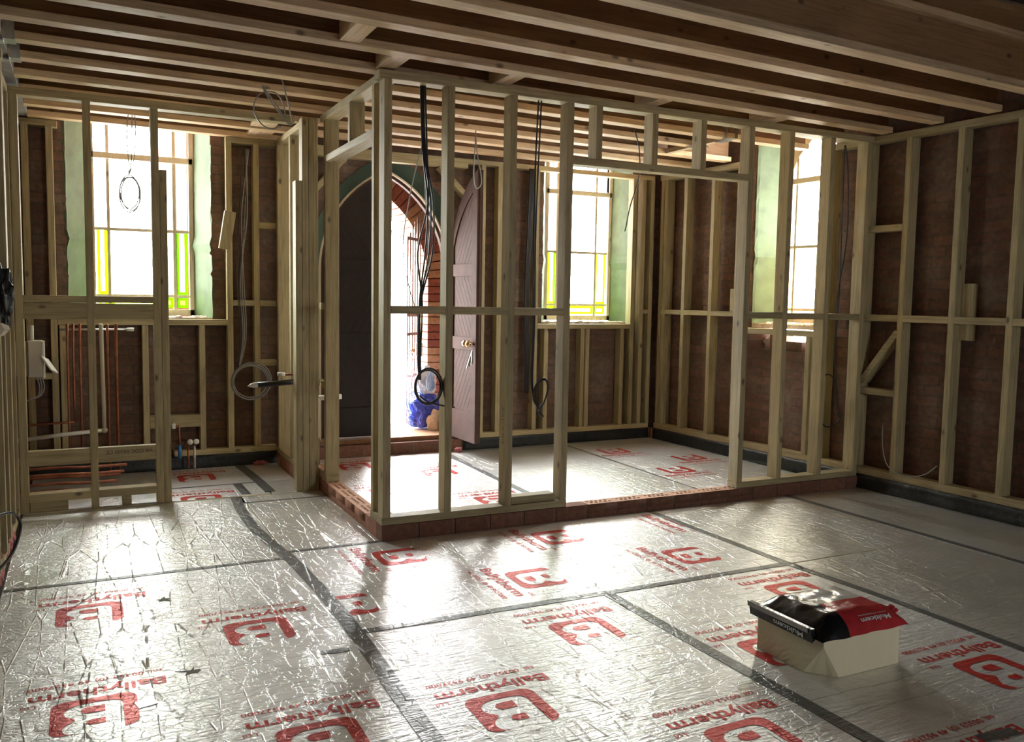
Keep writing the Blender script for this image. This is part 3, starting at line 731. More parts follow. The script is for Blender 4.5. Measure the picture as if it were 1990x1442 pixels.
b = B().beam((2.80, 7.145, 2.51), (3.16, 7.145, 2.16), 0.09, 0.045); put('brace', b, 'stud_wood_X', e)
b = B().beam((1.96, 7.145, 2.51), (1.66, 7.145, 2.18), 0.09, 0.045); put('brace', b, 'stud_wood_X', e)
# --- right wall lining
e = rw('stud_lining'); tag(e, 'long stud lining with a window gap along the right-hand brick wall', 'stud wall')
def rm(nm, y0, y1, z0, z1, x0=0.0, x1=0.092): return member(nm, e, x0, x1, y0, y1, z0, z1)
rm('top_plate', 1.2, 4.975, 2.540, 2.588); rm('top_plate', 5.93, 7.05, 2.540, 2.588); rm('sole_plate', 1.2, 7.05, 0.107, 0.158)
for y in (6.985, 6.64, 6.262, 5.93, 4.93, 4.60, 4.262, 3.870, 3.472, 3.075, 2.68, 2.28, 1.88): rm('stud', y, y+0.044, 0.158, 2.540)
rm('stud', 6.93, 6.975, 0.158, 2.54)
rm('sill_rail', 4.975, 5.93, 1.105, 1.152)
rm('cripple_stud', 5.092, 5.137, 0.158, 1.105)
ys = [6.985, 6.64, 6.262, 5.93]
for i in range(3): rm('noggin', ys[i+1]+0.044, ys[i], 1.245, 1.288)
ys = [4.93, 4.60, 4.262, 3.870, 3.472, 3.075, 2.68, 2.28, 1.88]
for i in range(8): rm('noggin', ys[i+1]+0.044, ys[i], 1.250, 1.298)
for z in (0.71, 1.897): rm('noggin', 4.306, 4.600, z, z+0.047)
b = B().beam((0.05, 4.31, 1.18), (0.05, 4.60, 0.80), 0.08, 0.045); put('brace', b, 'stud_wood_Y', e)
# --- left wall lining
e = thing('stud_lining', (-0.43, 4.4, 0), 'stud lining seen edge-on along the left-hand wall', 'stud wall')
member('sole_plate', e, -0.475, -0.38, 1.0, 5.98, 0.0, 0.045); member('top_plate', e, -0.475, -0.38, 1.0, 5.98, 2.53, 2.575)
for y in (5.93, 5.60, 5.25, 4.98, 4.60, 4.2, 3.8, 3.4, 3.0, 2.6): member('stud', e, -0.475, -0.38, y, y+0.045, 0.045, 2.53)
t = thing('timber_post', (-0.40, 5.2, 1.29), 'broad rough timber post at the left edge of the picture', 'post')
member('post', t, -0.46, -0.352, 5.13, 5.20, 1.29, 2.53); member('post_cap', t, -0.46, -0.345, 5.10, 5.20, 2.53, 2.585)
# wall beam that carries the joists at left
o = put('ledger_beam', B().box(-0.45, -0.33, 3.0, 7.1, 2.60, 2.89), 'stair_concrete', bevel=0.004); tag(o, 'grey wall beam along the left wall carrying the joist ends', 'beam')

# ================================================================== CEILING JOISTS
ordn = ['nearest', 'second', 'third', 'fourth', 'fifth', 'sixth', 'seventh', 'eighth', 'ninth', 'tenth', 'eleventh']
SL = 0.05
def ijoist(k, Y, x0, x1, lab):
    th_ = math.atan(SL); e = thing('i_joist', (1.5, Y, 2.593), lab, 'joist', rz=th_, group='timber I-joists across the ceiling', local=True)
    c = math.cos(th_); a, b_ = (x0-1.5)/c, (x1-1.5)/c
    for z0, z1 in ((0, 0.039), (0.261, 0.30)): put('flange', B().box(a, b_, 0, 0.092, z0, z1), 'joist_wood_X', e, bevel=0.002)
    put('web', B().box(a, b_, 0.041, 0.051, 0.039, 0.261), 'web_board', e)
    return e
JY = [3.005, 3.415, 3.825, 4.235, 4.635, 5.03, 5.41, 5.83, 6.25, 6.68, 7.09]
for k, Y in enumerate(JY):
    x1 = 5.19 if k < 6 else 5.08
    if k == 6: x1 = 4.36
    if k == 10: x1 = 1.50
    lab = ['timber I-joist nearest the camera with its whole deep web in view at top right', 'timber I-joist, second from the camera', 'timber I-joist, third from the camera, clear in front of the partition',
           'timber I-joist just in front of the front partition top plate', 'timber I-joist directly over the front partition', 'timber I-joist first behind the front partition, hung from a steel hanger at left',
           'timber I-joist cut short at the ceiling opening near the right window', 'timber I-joist just in front of the left partition top plate, web lit at right', 'timber I-joist over the small left room, third from the far wall', 'long timber I-joist second from the far wall', 'short timber I-joist tight against the far wall over the left window'][k]
    ijoist(k, Y, -0.33, x1, lab)
e = thing('i_joist', (4.40, 5.27, 2.593), 'short timber I-joist trimming the ceiling opening near the right window', 'joist', rz=P2, local=True)
for z0, z1 in ((0, 0.039), (0.261, 0.30)): put('flange', B().box(0, 0.70, 0, 0.05, z0, z1), 'joist_wood_X', e, bevel=0.002)
put('web', B().box(0, 0.70, 0.02, 0.03, 0.039, 0.261), 'web_board', e)
# steel hangers
def hanger(x, y, rz, lab):
    e = thing('joist_hanger', (x, y, 2.59), lab, 'joist hanger', rz=rz, local=True)
    b = B(); b.box(-0.002, 0.052, -0.049, 0.049, -0.004, -0.001); b.box(-0.002, 0.05, -0.051, -0.049, -0.004, 0.13); b.box(-0.002, 0.05, 0.049, 0.051, -0.004, 0.13)
    put('strap', b, 'galvanised_steel', e)
    b = B(); b.box(-0.11, 0.0, -0.035, 0.035, -0.012, -0.006); put('tail', b, 'galvanised_steel', e)
hanger(-0.325, 4.99, 0, 'bright steel joist hanger at the left wall, nearer of two'); hanger(-0.325, 5.37, 0, 'bright steel joist hanger at the left wall, farther of two')
hanger(4.35, 5.16+0.03, -P2, 'dark steel hanger where the trimmer meets the nearer joist at the ceiling opening'); hanger(4.37, 5.55, 0, 'steel hanger holding the joist cut short at the ceiling opening')
# blocking between the joists
for (x, k0, lab) in ((1.13, 2, 'short timber block between joists, above left of the partition corner'), (1.44, 3, 'short timber block between joists right over the partition corner'),
                     (2.13, 3, 'short timber block between joists above the two left studs'), (3.18, 3, 'short timber block between joists above the wide doorway'), (4.17, 3, 'short timber block between joists above the right end of the doorway')):
    y0 = JY[k0]+SL*(x-1.5)+0.100; y1 = JY[k0+1]+SL*(x-1.5)-0.003
    o = member('timber_block', None, x, x+0.10, y0, y1, 2.600, 2.690, 'joist_wood_'); tag(o, lab, 'timber block', 'blocks between the joists')
for x, y0, y1, lab in ((1.12, 6.34, 6.65, 'nearer of two wide boards laid between joists in the small room'), (1.16, 6.76, 7.06, 'farther of two wide boards laid between joists in the small room')):
    o = member('timber_block', None, x, x+0.17, y0, y1, 2.605, 2.63, 'joist_wood_'); tag(o, lab, 'timber block', 'blocks between the joists')

# ================================================================== INSULATION BOARDS
LOGO = None
def logo_mesh():
    """lettering and badge in local u (reading direction), v (up)"""
    def arc(cx, cy, rx, ry, a0, a1, n=7): return [(cx+rx*math.cos(math.radians(a0+(a1-a0)*i/n)), cy+ry*math.sin(math.radians(a0+(a1-a0)*i/n))) for i in range(n+1)]
    out = [(0.0, 0.90)] + arc(0.17, 0.17, 0.17, 0.17, 180, 270) + arc(0.83, 0.17, 0.17, 0.17, 270, 360) + [(1.0, 0.86)] + arc(0.84, 0.86, 0.16, 0.14, 0, 75, 5) + [(0.72, 1.0)]
    inn = arc(0.66, 0.84, 0.20, 0.20, 60, -55, 8) + [(0.72, 0.60)] + arc(0.60, 0.37, 0.25, 0.22, 55, -90, 9) + arc(0.34, 0.31, 0.17, 0.16, 270, 180, 5) + [(0.17, 1.02), (0.06, 0.985)]
    badge = out+inn
    c1 = [(0.38, 0.27), (0.56, 0.27)]+arc(0.56, 0.365, 0.10, 0.095, -90, 90, 6)+[(0.38, 0.46)]
    c2 = [(0.38, 0.66), (0.52, 0.66)]+arc(0.52, 0.735, 0.08, 0.075, -90, 90, 6)+[(0.38, 0.81)]
    F_ = lambda u, v, d: (0.10+0.26*u, 0.082+0.245*v, 0.0)
    b = B()
    for lp in ([badge], [c1], [c2]):
        q = fill2d(lp, 0.0, F_); tm = q.mesh('t'); b.bm.from_mesh(tm); bpy.data.meshes.remove(tm)
    for args in (('Ballytherm', 0.082, 0.0, 0.0, 0.0016, 0.43), ('tel. 00353 (0) 49 9527000', 0.036, 0.005, -0.072, 0.0004, 0.43), ('Ltd', 0.032, 0.405, 0.070, 0.0003, 0.045)):
        body, size, x, y, off, wd = args
        tm = text_bm(body, size, x, y, off, wd); b.bm.from_mesh(tm); bpy.data.meshes.remove(tm)
    for v in b.bm.verts: v.co.z = 0
    return b.mesh('logo_src')
LOGO = logo_mesh()
def add_print(board, X0, Y0, rot, bounds):
    """rot 180: reads towards -X; rot 'D': reads towards the camera; rot 0: reads +X"""
    bm = bmesh.new(); bm.from_mesh(LOGO)
    fn = {180: lambda u, v: (X0-u, Y0-v), 'D': lambda u, v: (X0+v, Y0-u), 0: lambda u, v: (X0+u, Y0+v)}[rot]
    for v in bm.verts: x, y = fn(v.co.x, v.co.y); v.co = Vector((x, y, 0.0012))
    x0, x1, y0, y1 = bounds
    for co, no in (((x0, 0, 0), (-1, 0, 0)), ((x1, 0, 0), (1, 0, 0)), ((0, y0, 0), (0, -1, 0)), ((0, y1, 0), (0, 1, 0))):
        bmesh.ops.bisect_plane(bm, geom=bm.verts[:]+bm.edges[:]+bm.faces[:], plane_co=co, plane_no=no, clear_outer=True)
    if not bm.faces: bm.free(); return
    for f in bm.faces:
        if f.normal.z < 0: f.normal_flip()
    me = bpy.data.meshes.new('printed_logo'); bm.to_mesh(me); bm.free()
    put('printed_logo', me, 'red_print', board)
def board(x0, x1, y0, y1, lab, prints=(), plain=False, mat=None, z=0.0, wav=0.004):
    e = thing('insulation_board', ((x0+x1)/2, (y0+y1)/2, -0.095), lab, 'insulation board', group='foil-faced insulation boards on the floor')
    b = B(); g = 0.003
    b.box(x0+g, x1-g, y0+g, y1-g, -0.098, z-0.003); put('foam_core', b, 'pir_foam', e)
    b = B(); b.box(x0+g, x1-g, y0+g, y1-g, z-0.003, z); put('foil_face', b, mat or ('foil_facing_plain' if plain else 'foil_facing'), e, bevel=0.0015)
    for (X0, Y0, r) in prints: add_print(e, X0, Y0, r, (x0+0.004, x1-0.004, y0+0.004, y1-0.004))
    return e
board(-0.37, 0.93, 4.46, 5.97, 'plain foil insulation board at far left, in front of the left partition', plain=True)
board(-0.37, 0.94, 2.05, 4.46, 'printed foil insulation board at near left with four red logos', [(0.22, 4.205, 180), (0.23, 3.225, 180), (0.84, 3.725, 180), (0.86, 2.745, 180)])
board(0.93, 1.465, 4.565, 5.78, 'plain foil board left of the brick return plinth', plain=True)
board(0.90, 1.465, 5.785, 5.97, 'narrow foil strip of board at the foot of the inner doorway', plain=True)
board(0.94, 3.29, 3.335, 4.565, 'printed foil board along the front partition with sideways red logos', [(2.71, 3.89, 'D'), (3.165, 4.49, 'D'), (1.76, 3.89, 'D'), (2.215, 4.49, 'D'), (1.26, 4.49, 'D'), (0.805, 3.89, 'D')])
board(0.94, 2.165, 0.95, 3.33, 'printed foil board at near centre with upside-down red logos', [(1.48, 2.69, 180), (2.07, 3.18, 180), (2.09, 2.185, 180), (1.48, 1.70, 180)])
board(2.17, 3.33, 0.95, 3.33, 'printed foil board under the cream foam block', [(3.26, 3.19, 180), (2.67, 2.70, 180), (3.295, 2.20, 180), (2.71, 1.71, 180)])
board(3.295, 4.465, 3.335, 4.565, 'plain crinkled foil board in front of the right end of the partition', plain=True)
board(3.335, 4.485, 0.95, 3.33, 'plain crinkled foil board at near right', plain=True)
board(4.49, 5.26, 0.95, 4.565, 'dull foil board along the right-hand wall', plain=True)
board(-0.37, 0.93, -0.6, 2.04, 'foil board running out of the picture at lower left', plain=True)
board(0.575-0.11, 1.13, 6.0, 6.40, 'printed offcut of foil board just inside the small room', [(0.905, 6.195, 180)])
board(0.465, 1.38, 6.405, 7.10, 'dark printed foil board at the back of the small room', [(0.95, 6.93, 180)])
board(1.135, 1.38, 5.975, 6.40, 'small plain foil offcut by the inner doorway posts', plain=True)
board(-0.37, 0.46, 6.0, 7.10, 'plain foil board behind the left partition under the copper pipes', plain=True)
board(1.575, 2.79, 4.675, 7.10, 'brightly lit printed foil board inside the pointed doorway', [(2.72, 5.44, 180), (2.70, 6.46, 180), (2.13, 5.95, 180), (2.16, 6.92, 180)])
board(2.795, 4.02, 4.675, 7.10, 'plain foil board in the middle of the inner room', plain=True)
board(4.025, 5.14, 4.675, 7.10, 'printed foil board in the far right corner of the inner room', [(4.07, 5.42, 0), (4.07, 6.35, 0), (4.52, 5.83, 0)])
# ---- joint tape
def tape(pts, wd, lab, z=0.0022, mat='foil_tape', rag=0.1):
    P_ = smooth_pts([(x, y, 0) for x, y in pts], 8); b = B(); L_ = []
    for i, p in enumerate(P_):
        d = (P_[min(i+1, len(P_)-1)]-P_[max(i-1, 0)]).normalized(); n = Vector((-d.y, d.x, 0))
        w0 = wd/2*(1+rag*noise.noise(Vector((i*0.35, wd*30, 1)))); w1 = wd/2*(1+rag*noise.noise(Vector((i*0.35, wd*30, 9))))
        L_.append([b.bm.verts.new(p+n*a+Vector((0, 0, zz))) for a, zz in ((w0, 0.0004), (w0, z), (0, z+0.0008), (-w1, z), (-w1, 0.0004))])
    for i in range(len(L_)-1):
        for k in range(4): b.bm.faces.new((L_[i][k], L_[i][k+1], L_[i+1][k+1], L_[i+1][k]))
        b.bm.faces.new((L_[i][4], L_[i][0], L_[i+1][0], L_[i+1][4]))
    b.bm.faces.new(L_[0]); b.bm.faces.new(L_[-1][::-1])
    return tag(put('joint_tape', b, mat), lab, 'tape')
tape([(0.885, 5.97), (0.865, 5.6), (0.862, 5.3), (0.865, 5.12), (0.895, 4.75), (0.93, 4.45), (0.95, 4.1), (0.965, 3.6), (0.96, 3.2), (0.945, 2.7), (0.94, 2.2), (0.94, 1.4)], 0.068, 'long wavy grey tape joint running from the inner doorway to the bottom edge')
tape([(-0.36, 4.455), (0.3, 4.46), (0.92, 4.462)], 0.034, 'grey tape joint across the two far left boards')
tape([(0.93, 4.568), (1.46, 4.572)], 0.034, 'short grey tape joint ending at the brick corner')
tape([(0.91, 5.782), (1.455, 5.782)], 0.022, 'thin dark joint in front of the inner doorway posts')
tape([(0.97, 3.338), (1.6, 3.335), (2.16, 3.333), (2.8, 3.333), (3.28, 3.335)], 0.045, 'grey tape joint crossing the middle of the floor')
tape([(2.168, 3.31), (2.17, 2.8), (2.185, 2.3), (2.195, 1.8), (2.2, 1.3)], 0.058, 'grey tape joint running forward left of the foam block')
tape([(3.28, 4.56), (3.285, 4.0), (3.30, 3.33), (3.335, 2.8), (3.345, 2.3), (3.35, 1.6)], 0.048, 'grey tape joint passing behind the foam block')
tape([(4.47, 4.56), (4.475, 3.9), (4.485, 3.2), (4.49, 2.4)], 0.050, 'dark tape joint along the right side of the floor')
tape([(1.085, 7.07), (1.115, 6.6), (1.135, 6.05)], 0.075, 'wide dark tape joint in the small left room')
tape([(0.96, 6.41), (0.965, 6.2), (0.97, 6.03)], 0.06, 'short dark tape piece just inside the inner doorway')
tape([(0.47, 6.402), (0.9, 6.402), (1.1, 6.402)], 0.02, 'thin dark joint across the small room floor')
tape([(2.83, 7.05), (2.80, 6.2), (2.785, 5.33), (2.78, 4.69)], 0.055, 'pale tape joint inside the inner room behind the third stud')
tape([(4.05, 7.05), (4.035, 6.2), (4.01, 5.3), (4.0, 4.69)], 0.02, 'thin tape joint on the right of the inner room floor')
tape([(0.785, 3.195), (0.90, 3.185)], 0.035, 'small crumpled dark tape patch on the near left board', rag=0.5)
tape([(0.125, 3.02), (0.185, 3.035)], 0.052, 'small pale square tape patch beside a near left logo', mat='light_gauge_tape')
tape([(2.52, 1.69), (2.675, 1.675)], 0.045, 'dark tape patch over the lettering at lower right')
def tear(x, y, s, lab, seed):
    random.seed(seed); n = 14; pts = []
    for i in range(n):
        a = i/n*6.283; r = s*(0.35+0.65*random.random()) * (1.5 if i % 3 == 0 else 0.7); pts.append((x+r*1.2*math.cos(a), y+r*math.sin(a)))
    tag(put('foil_tear', fill2d([pts], 0.0008, lambda u, v, d: (u, v, 0.0008+d)), 'foil_tear'), lab, 'foil tear')
tear(0.285, 4.06, 0.035, 'small ragged grey tear in the foil, farther of two at left', 3); tear(0.32, 3.225, 0.035, 'small ragged grey tear in the foil, nearer of two at left', 8)

# ---- black damp-proof membrane
def membrane(lab, a, b_, z1, nrm, local=None):
    """crumpled black sheet standing against the kerb from a to b"""
    a = Vector(a); b_ = Vector(b_); nrm = Vector(nrm); n = int((b_-a).length/0.04); bb = B(); cols = []
    for i in range(n+1):
        p = a.lerp(b_, i/n); col = []
        for j, z in enumerate((0.0, z1*0.35, z1*0.7, z1, z1+0.002)):
            q = nrm*(0.006+0.010*abs(noise.noise(Vector((i*0.45, j*0.9, a.x*3))))) if j < 4 else nrm*-0.03
            if j == 0: q = q+nrm*0.012
            col.append(bb.bm.verts.new((p.x+q.x, p.y+q.y, z+0.0025+(0.004*noise.noise(Vector((i*0.3, 4, 2))) if j in (3, 4) else 0))))
        cols.append(col)
    for i in range(n):
        for j in range(4): bb.bm.faces.new((cols[i][j], cols[i+1][j], cols[i+1][j+1], cols[i][j+1]))
    o = put('damp_membrane', bb, 'black_membrane', smooth=True)
    md = o.modifiers.new('thick', 'SOLIDIFY'); md.thickness = 0.0015
    if local: o.matrix_world = Matrix.Translation(Vector(RW)) @ Matrix.Rotation(TH, 4, 'Z') @ Matrix.Translation(OFF[o.name])
    return tag(o, lab, 'plastic membrane')
membrane('black plastic membrane along the foot of the far wall in the small room', (-0.45, 7.105, 0), (1.38, 7.105, 0), 0.098, (0, -1, 0))
membrane('black plastic membrane along the foot of the far wall in the inner room', (3.04, 7.105, 0), (5.06, 7.105, 0), 0.098, (0, -1, 0))
membrane('shiny black plastic membrane along the foot of the right-hand wall', (0.002, 7.05, 0), (0.002, 0.9, 0), 0.102, (-1, 0, 0), True)
# pink foam edging at left
b = B()
for i in range(30): b.sphere((-0.392+rnd(-.006, .006), 3.3+i*0.075, 0.02), 0.042, (0.42, 1.1, 0.75), 1, 0.6, 2, i)
tag(put('foam_edging', b, 'pink_foam'), 'ragged pink foam filling along the left edge of the floor', 'foam')
tag(put('foam_scrap', B().sphere((2.96, 7.02, 0.022), 0.03, (1.2, 0.8, 0.7), 3, 0.4, 2, 4), 'pink_foam'), 'small pink foam scrap below the open door leaf', 'foam scrap')
tag(put('foam_scrap', B().sphere((1.25, 7.06, 0.015), 0.035, (1.6, 0.6, 0.5), 3, 0.5, 2, 6), 'pink_foam'), 'pinkish foam scrap at the back of the small room floor', 'foam scrap')

# ================================================================== FOAM BLOCK AND BAG
bl = thing('foam_block', (2.56, 2.38, 0), 'square cream foam block with a snapped corner, standing on the floor', 'foam block')
H = 0.152
b = B(); bm = b.bm
x0, x1, y0, y1 = 2.372, 2.765, 2.205, 2.545
lo = [(x0, y1), (x0, y0+0.095), (x0+0.085, y0+0.0), (x1, y0+0.0), (x1, y1)]
nseg = 10
def ringz(z):
    t = z/H; cut = max(0.0, 1-t*1.18)      # the broken corner narrows to nothing towards the top
    a = 0.095*cut; c = 0.085*cut
    r = []
    for i in range(17): yy = y1+(y0+a-y1)*i/16; r.append((x0+(0.004*noise.noise(Vector((yy*40, z*60, 1)))*max(0, 1-t*1.6)), yy))
    for i in range(1, 6): r.append((x0+c*i/6+0.002*math.sin(i*2.1)*cut, y0+a-a*i/6))
    for i in range(12): r.append((x0+c+(x1-x0-c)*i/11, y0))
    r.append((x1, y1)); return r
rings = []
for k in range(nseg+1):
    z = 0.001+(H-0.001)*k/nseg; rings.append([bm.verts.new((x, y, z)) for x, y in ringz(H*k/nseg)])
for k in range(nseg):
    m_ = len(rings[k])
    for i in range(m_): j = (i+1) % m_; bm.faces.new((rings[k][i], rings[k][j], rings[k+1][j], rings[k+1][i]))
bm.faces.new(rings[0][::-1]); bm.faces.new(rings[-1])
put('block_body', b, 'pir_foam', bl)
# bag: pillow of shrink film
BX0, BX1, BY0, BY1 = 2.345, 2.795, 2.185, 2.56
bagz = H+0.002
bag = thing('cement_bag', (2.57, 2.37, bagz), 'small crumpled plastic bag printed black and red, lying on the foam block', 'bag')
def bagpt(u, v, top):
    """u,v in 0..1"""
    e_ = min(1, 5.0*min(u, 1-u))**0.45 * min(1, 5.0*min(v, 1-v))**0.45
    x = BX0+(BX1-BX0)*u; y = BY0+(BY1-BY0)*v
    wr = noise.noise(Vector((u*5, v*5, 2)))*0.012+noise.noise(Vector((u*13, v*11, 5)))*0.005
    zt = bagz+0.004+(0.066+wr*0.6)*e_ + 0.010*math.sin(u*3.1)*e_*(1-v)
    zb = bagz+0.004-0.003*min(1, 6*min(u, 1-u, v, 1-v))
    x += 0.008*noise.noise(Vector((v*6, 3, 1)))*(1 if u < 0.02 or u > 0.98 else 0)
    y += 0.008*noise.noise(Vector((u*6, 7, 1)))*(1 if v < 0.02 or v > 0.98 else 0)
    return (x, y, zt if top else zb)
def bagpatch(name, u0, u1, v0, v1, top, mat, lab=None, lift=0.0):
    n = max(2, int((u1-u0)*44)); m_ = max(2, int((v1-v0)*40)); b = B()
    G = [[b.bm.verts.new(Vector(bagpt(u0+(u1-u0)*i/n, v0+(v1-v0)*j/m_, top))+Vector((0, 0, lift))) for j in range(m_+1)] for i in range(n+1)]
    for i in range(n):
        for j in range(m_): b.bm.faces.new((G[i][j], G[i+1][j], G[i+1][j+1], G[i][j+1]))
    return put(name, b, mat, bag, smooth=True, label=lab)
bagpatch('red_film', 0.30, 1.0, 0.0, 0.42, True, 'bag_red', 'glossy red film'); bagpatch('black_film', 0.0, 0.30, 0.0, 0.42, True, 'bag_black', 'glossy black film')
bagpatch('black_film', 0.0, 0.30, 0.42, 1.0, True, 'bag_black', 'glossy black film'); bagpatch('clear_film', 0.30, 1.0, 0.42, 1.0, True, 'bag_clear', 'clear dusty film')
bagpatch('underside', 0.0, 1.0, 0.0, 1.0, False, 'bag_black')
# sealed fin along the left side with lettering
b = B(); n = 22; pr = []
for i in range(n+1):
    t = i/n; y = BY1-0.005-(BY1-BY0-0.05)*t; wv = 0.0
    pr.append([b.bm.verts.new(c) for c in ((BX0-0.006+wv, y, bagz-0.012), (BX0-0.012+wv, y, bagz+0.020), (BX0-0.014+wv, y, bagz+0.040), (BX0+0.004+wv, y, bagz+0.040), (BX0+0.010, y, bagz-0.004+0.0))])
for i in range(n):
    for k in range(5): j = (k+1) % 5; b.bm.faces.new((pr[i][k], pr[i+1][k], pr[i+1][j], pr[i][j]))
b.bm.faces.new(pr[0]); b.bm.faces.new(pr[-1][::-1])
put('sealed_edge', b, 'bag_black', bag)
b = B(); pr = []
for i in range(n+1):
    t = i/n; y = BY1-0.0-(BY1-BY0-0.06)*t; wv = 0.0
    pr.append([b.bm.verts.new(c) for c in ((BX0-0.0165+wv, y, bagz+0.022), (BX0-0.0185+wv, y, bagz+0.042), (BX0-0.0155+wv, y, bagz+0.042), (BX0-0.0135+wv, y, bagz+0.022))])
for i in range(n):
    for k in range(4): j = (k+1) % 4; b.bm.faces.new((pr[i][k], pr[i+1][k], pr[i+1][j], pr[i][j]))
b.bm.faces.new(pr[0]); b.bm.faces.new(pr[-1][::-1])
put('grey_band', b, 'bag_grey', bag, label='grey seam strip')
def put_text(body, size, Mx, mat, off=0.0006, width=None, nm='lettering'):
    tm = text_bm(body, size, 0, 0, off, width); tm.transform(Mx); b = B(); b.bm.from_mesh(tm); bpy.data.meshes.remove(tm)
    return put(nm, b, mat, bag)
# upside-down word on the fin (reads from far to near, letter tops pointing down)
put_text('Multicem', 0.030, Matrix(((0, 0.20, -1, BX0-0.0130), (1, 0, 0, BY0+0.085), (0, -0.97, 0, bagz+0.014), (0, 0, 0, 1))), 'print_white', 0.0007, 0.15)
# word on the red front, upside down
def drape(body, size, x_right, dz0, width, mat, off=0.0006):
    tm = text_bm(body, size, 0, 0, off, width)
    for v in tm.vertices:
        x = x_right-v.co.x; s_ = dz0-v.co.y      # arc length up the front face
        u = (x-BX0)/(BX1-BX0); vv = max(0.0, s_)*1.0/(BY1-BY0)*0.62
        p = bagpt(u, vv, True); v.co = Vector((p[0], p[1]-0.0028, p[2]+0.0022))
    b = B(); b.bm.from_mesh(tm); bpy.data.meshes.remove(tm); put('lettering', b, mat, bag)
drape('Multicem', 0.030, 2.705, 0.042, 0.15, 'print_white', 0.0008)
drape('HIGH STRENGTH', 0.011, 2.70, 0.062, 0.145, 'print_white', 0.0)
b = B()
for i in range(3): b.sphere((BX1-0.008+0.010*i, 2.26+0.012*i, bagz+0.035+0.002*i), 0.020-0.005*i, (1.0, 1, 0.7), 3, 0.6, 2.5, i)
put('twisted_end', b, 'bag_red', bag)
t = put('mastic_smear', fill2d([[(2.30+0.055*math.cos(i)*1.0*(1+0.2*math.sin(3*i)), 2.36+0.09*math.sin(i)) for i in [k*6.283/20 for k in range(20)]]], 0.0004, lambda u, v, d: (u, v, 0.0004+d)), 'yellow_stain')
bpy.data.objects.remove(t)

# ================================================================== SERVICES, SMALL THINGS
def cable(name, pts, r, mat, lab, cat='cable', n=6, sm=6, group=None):
    return tag(put(name, B().tube(smooth_pts(pts, sm), r, n), mat, smooth=True), lab, cat, group)
def loops(b, c, rx, rz, n, r, jit=0.01, tilt=0.0):
    for k in range(n):
        ox, oz, sx = rnd(-jit, jit), rnd(-jit, jit), 1+rnd(-0.08, 0.08)
        b.tube([(c[0]+ox+rx*sx*math.cos(t), c[1]+0.006*k+tilt*math.sin(t), c[2]+oz+rz*sx*math.sin(t)) for t in [i*6.283/28 for i in range(28)]], r, 6, True)
random.seed(21)
# black cables in the first bay, coiled at the bottom
e = thing('cable_run', (1.74, 4.62, 2.54), 'thick bundle of black cables hanging in the first stud bay, coiled at the end', 'cable')
for k, (dx, sp) in enumerate(((0, 0.0), (0.008, 0.01), (0.016, 0.02), (0.026, -0.02))):
    pts = [(1.705+dx, 4.64, 2.548), (1.715+dx, 4.63, 2.2), (1.745+dx*0.8+sp, 4.62, 1.9), (1.735+sp*2.2, 4.63, 1.62), (1.70+dx*0.6, 4.62, 1.35), (1.695+dx*0.5, 4.62, 1.05), (1.70+dx*0.3, 4.62, 0.90)]
    put('cable', B().tube(smooth_pts(pts), 0.0052, 6), 'black_rubber', e, smooth=True)
for k, s_ in enumerate((-1, 1)):
    pts = [(1.72, 4.63, 2.25), (1.70+0.045*s_, 4.66, 1.95), (1.69+0.075*s_, 4.66, 1.6), (1.70, 4.64, 1.25)]
    put('cable', B().tube(smooth_pts(pts), 0.003, 6), 'grey_cable_sheath', e, smooth=True)
b = B(); loops(b, (1.755, 4.60, 0.865), 0.080, 0.098, 4, 0.0052, 0.006)
b.tube(smooth_pts([(1.70, 4.60, 0.81), (1.76, 4.59, 0.77), (1.85, 4.585, 0.748), (1.905, 4.58, 0.738)]), 0.005, 6)
put('coil', b, 'black_rubber', e, smooth=True)
# second run
e = thing('cable_run', (2.45, 4.62, 2.54), 'pair of black cables hanging in the third stud bay with a long loop', 'cable')
for dx in (-0.012, 0.008):
    put('cable', B().tube(smooth_pts([(2.455+dx, 4.63, 2.548), (2.44+dx, 4.63, 2.1), (2.435+dx*0.7, 4.63, 1.7), (2.44+dx*0.5, 4.63, 1.2), (2.435+dx*0.3, 4.63, 0.86), (2.46, 4.62, 0.71)]), 0.0050, 6), 'black_rubber', e, smooth=True)
b = B(); b.tube(smooth_pts([(2.455, 4.60, 0.715), (2.43, 4.60, 0.77), (2.445, 4.60, 0.85), (2.50, 4.60, 0.89), (2.53, 4.60, 0.84), (2.51, 4.60, 0.76), (2.47, 4.60, 0.70), (2.50, 4.60, 0.655)]), 0.0055, 6)
b.tube(smooth_pts([(2.46, 4.59, 0.705), (2.437, 4.59, 0.775), (2.455, 4.59, 0.86), (2.505, 4.59, 0.88), (2.52, 4.59, 0.83), (2.50, 4.59, 0.75), (2.465, 4.59, 0.695), (2.485, 4.59, 0.66)]), 0.0055, 6)
put('coil', b, 'black_rubber', e, smooth=True)
e = thing('cable_run', (3.66, 7.05, 2.5), 'thick dark vertical cable bundle on the far wall beside the middle window', 'cable')
for k in range(4): put('cable', B().tube(smooth_pts([(3.69-0.013*k, 7.06, 2.55), (3.675-0.012*k, 7.06, 2.0), (3.66-0.013*k, 7.06, 1.5), (3.672-0.013*k, 7.06, 1.0), (3.67-0.01*k, 7.06, 0.5)]), 0.0075, 6), 'black_rubber', e, smooth=True)
cable('cable', [(2.60, 5.9, 2.62), (2.585, 5.88, 2.45), (2.575, 5.88, 2.30), (2.585, 5.88, 2.20), (2.61, 5.88, 2.175), (2.64, 5.88, 2.22), (2.63, 5.88, 2.30), (2.60, 5.88, 2.45), (2.595, 5.9, 2.62)], 0.0045, 'grey_cable_sheath', 'thin grey cable loop hanging from the ceiling before the pointed arch')
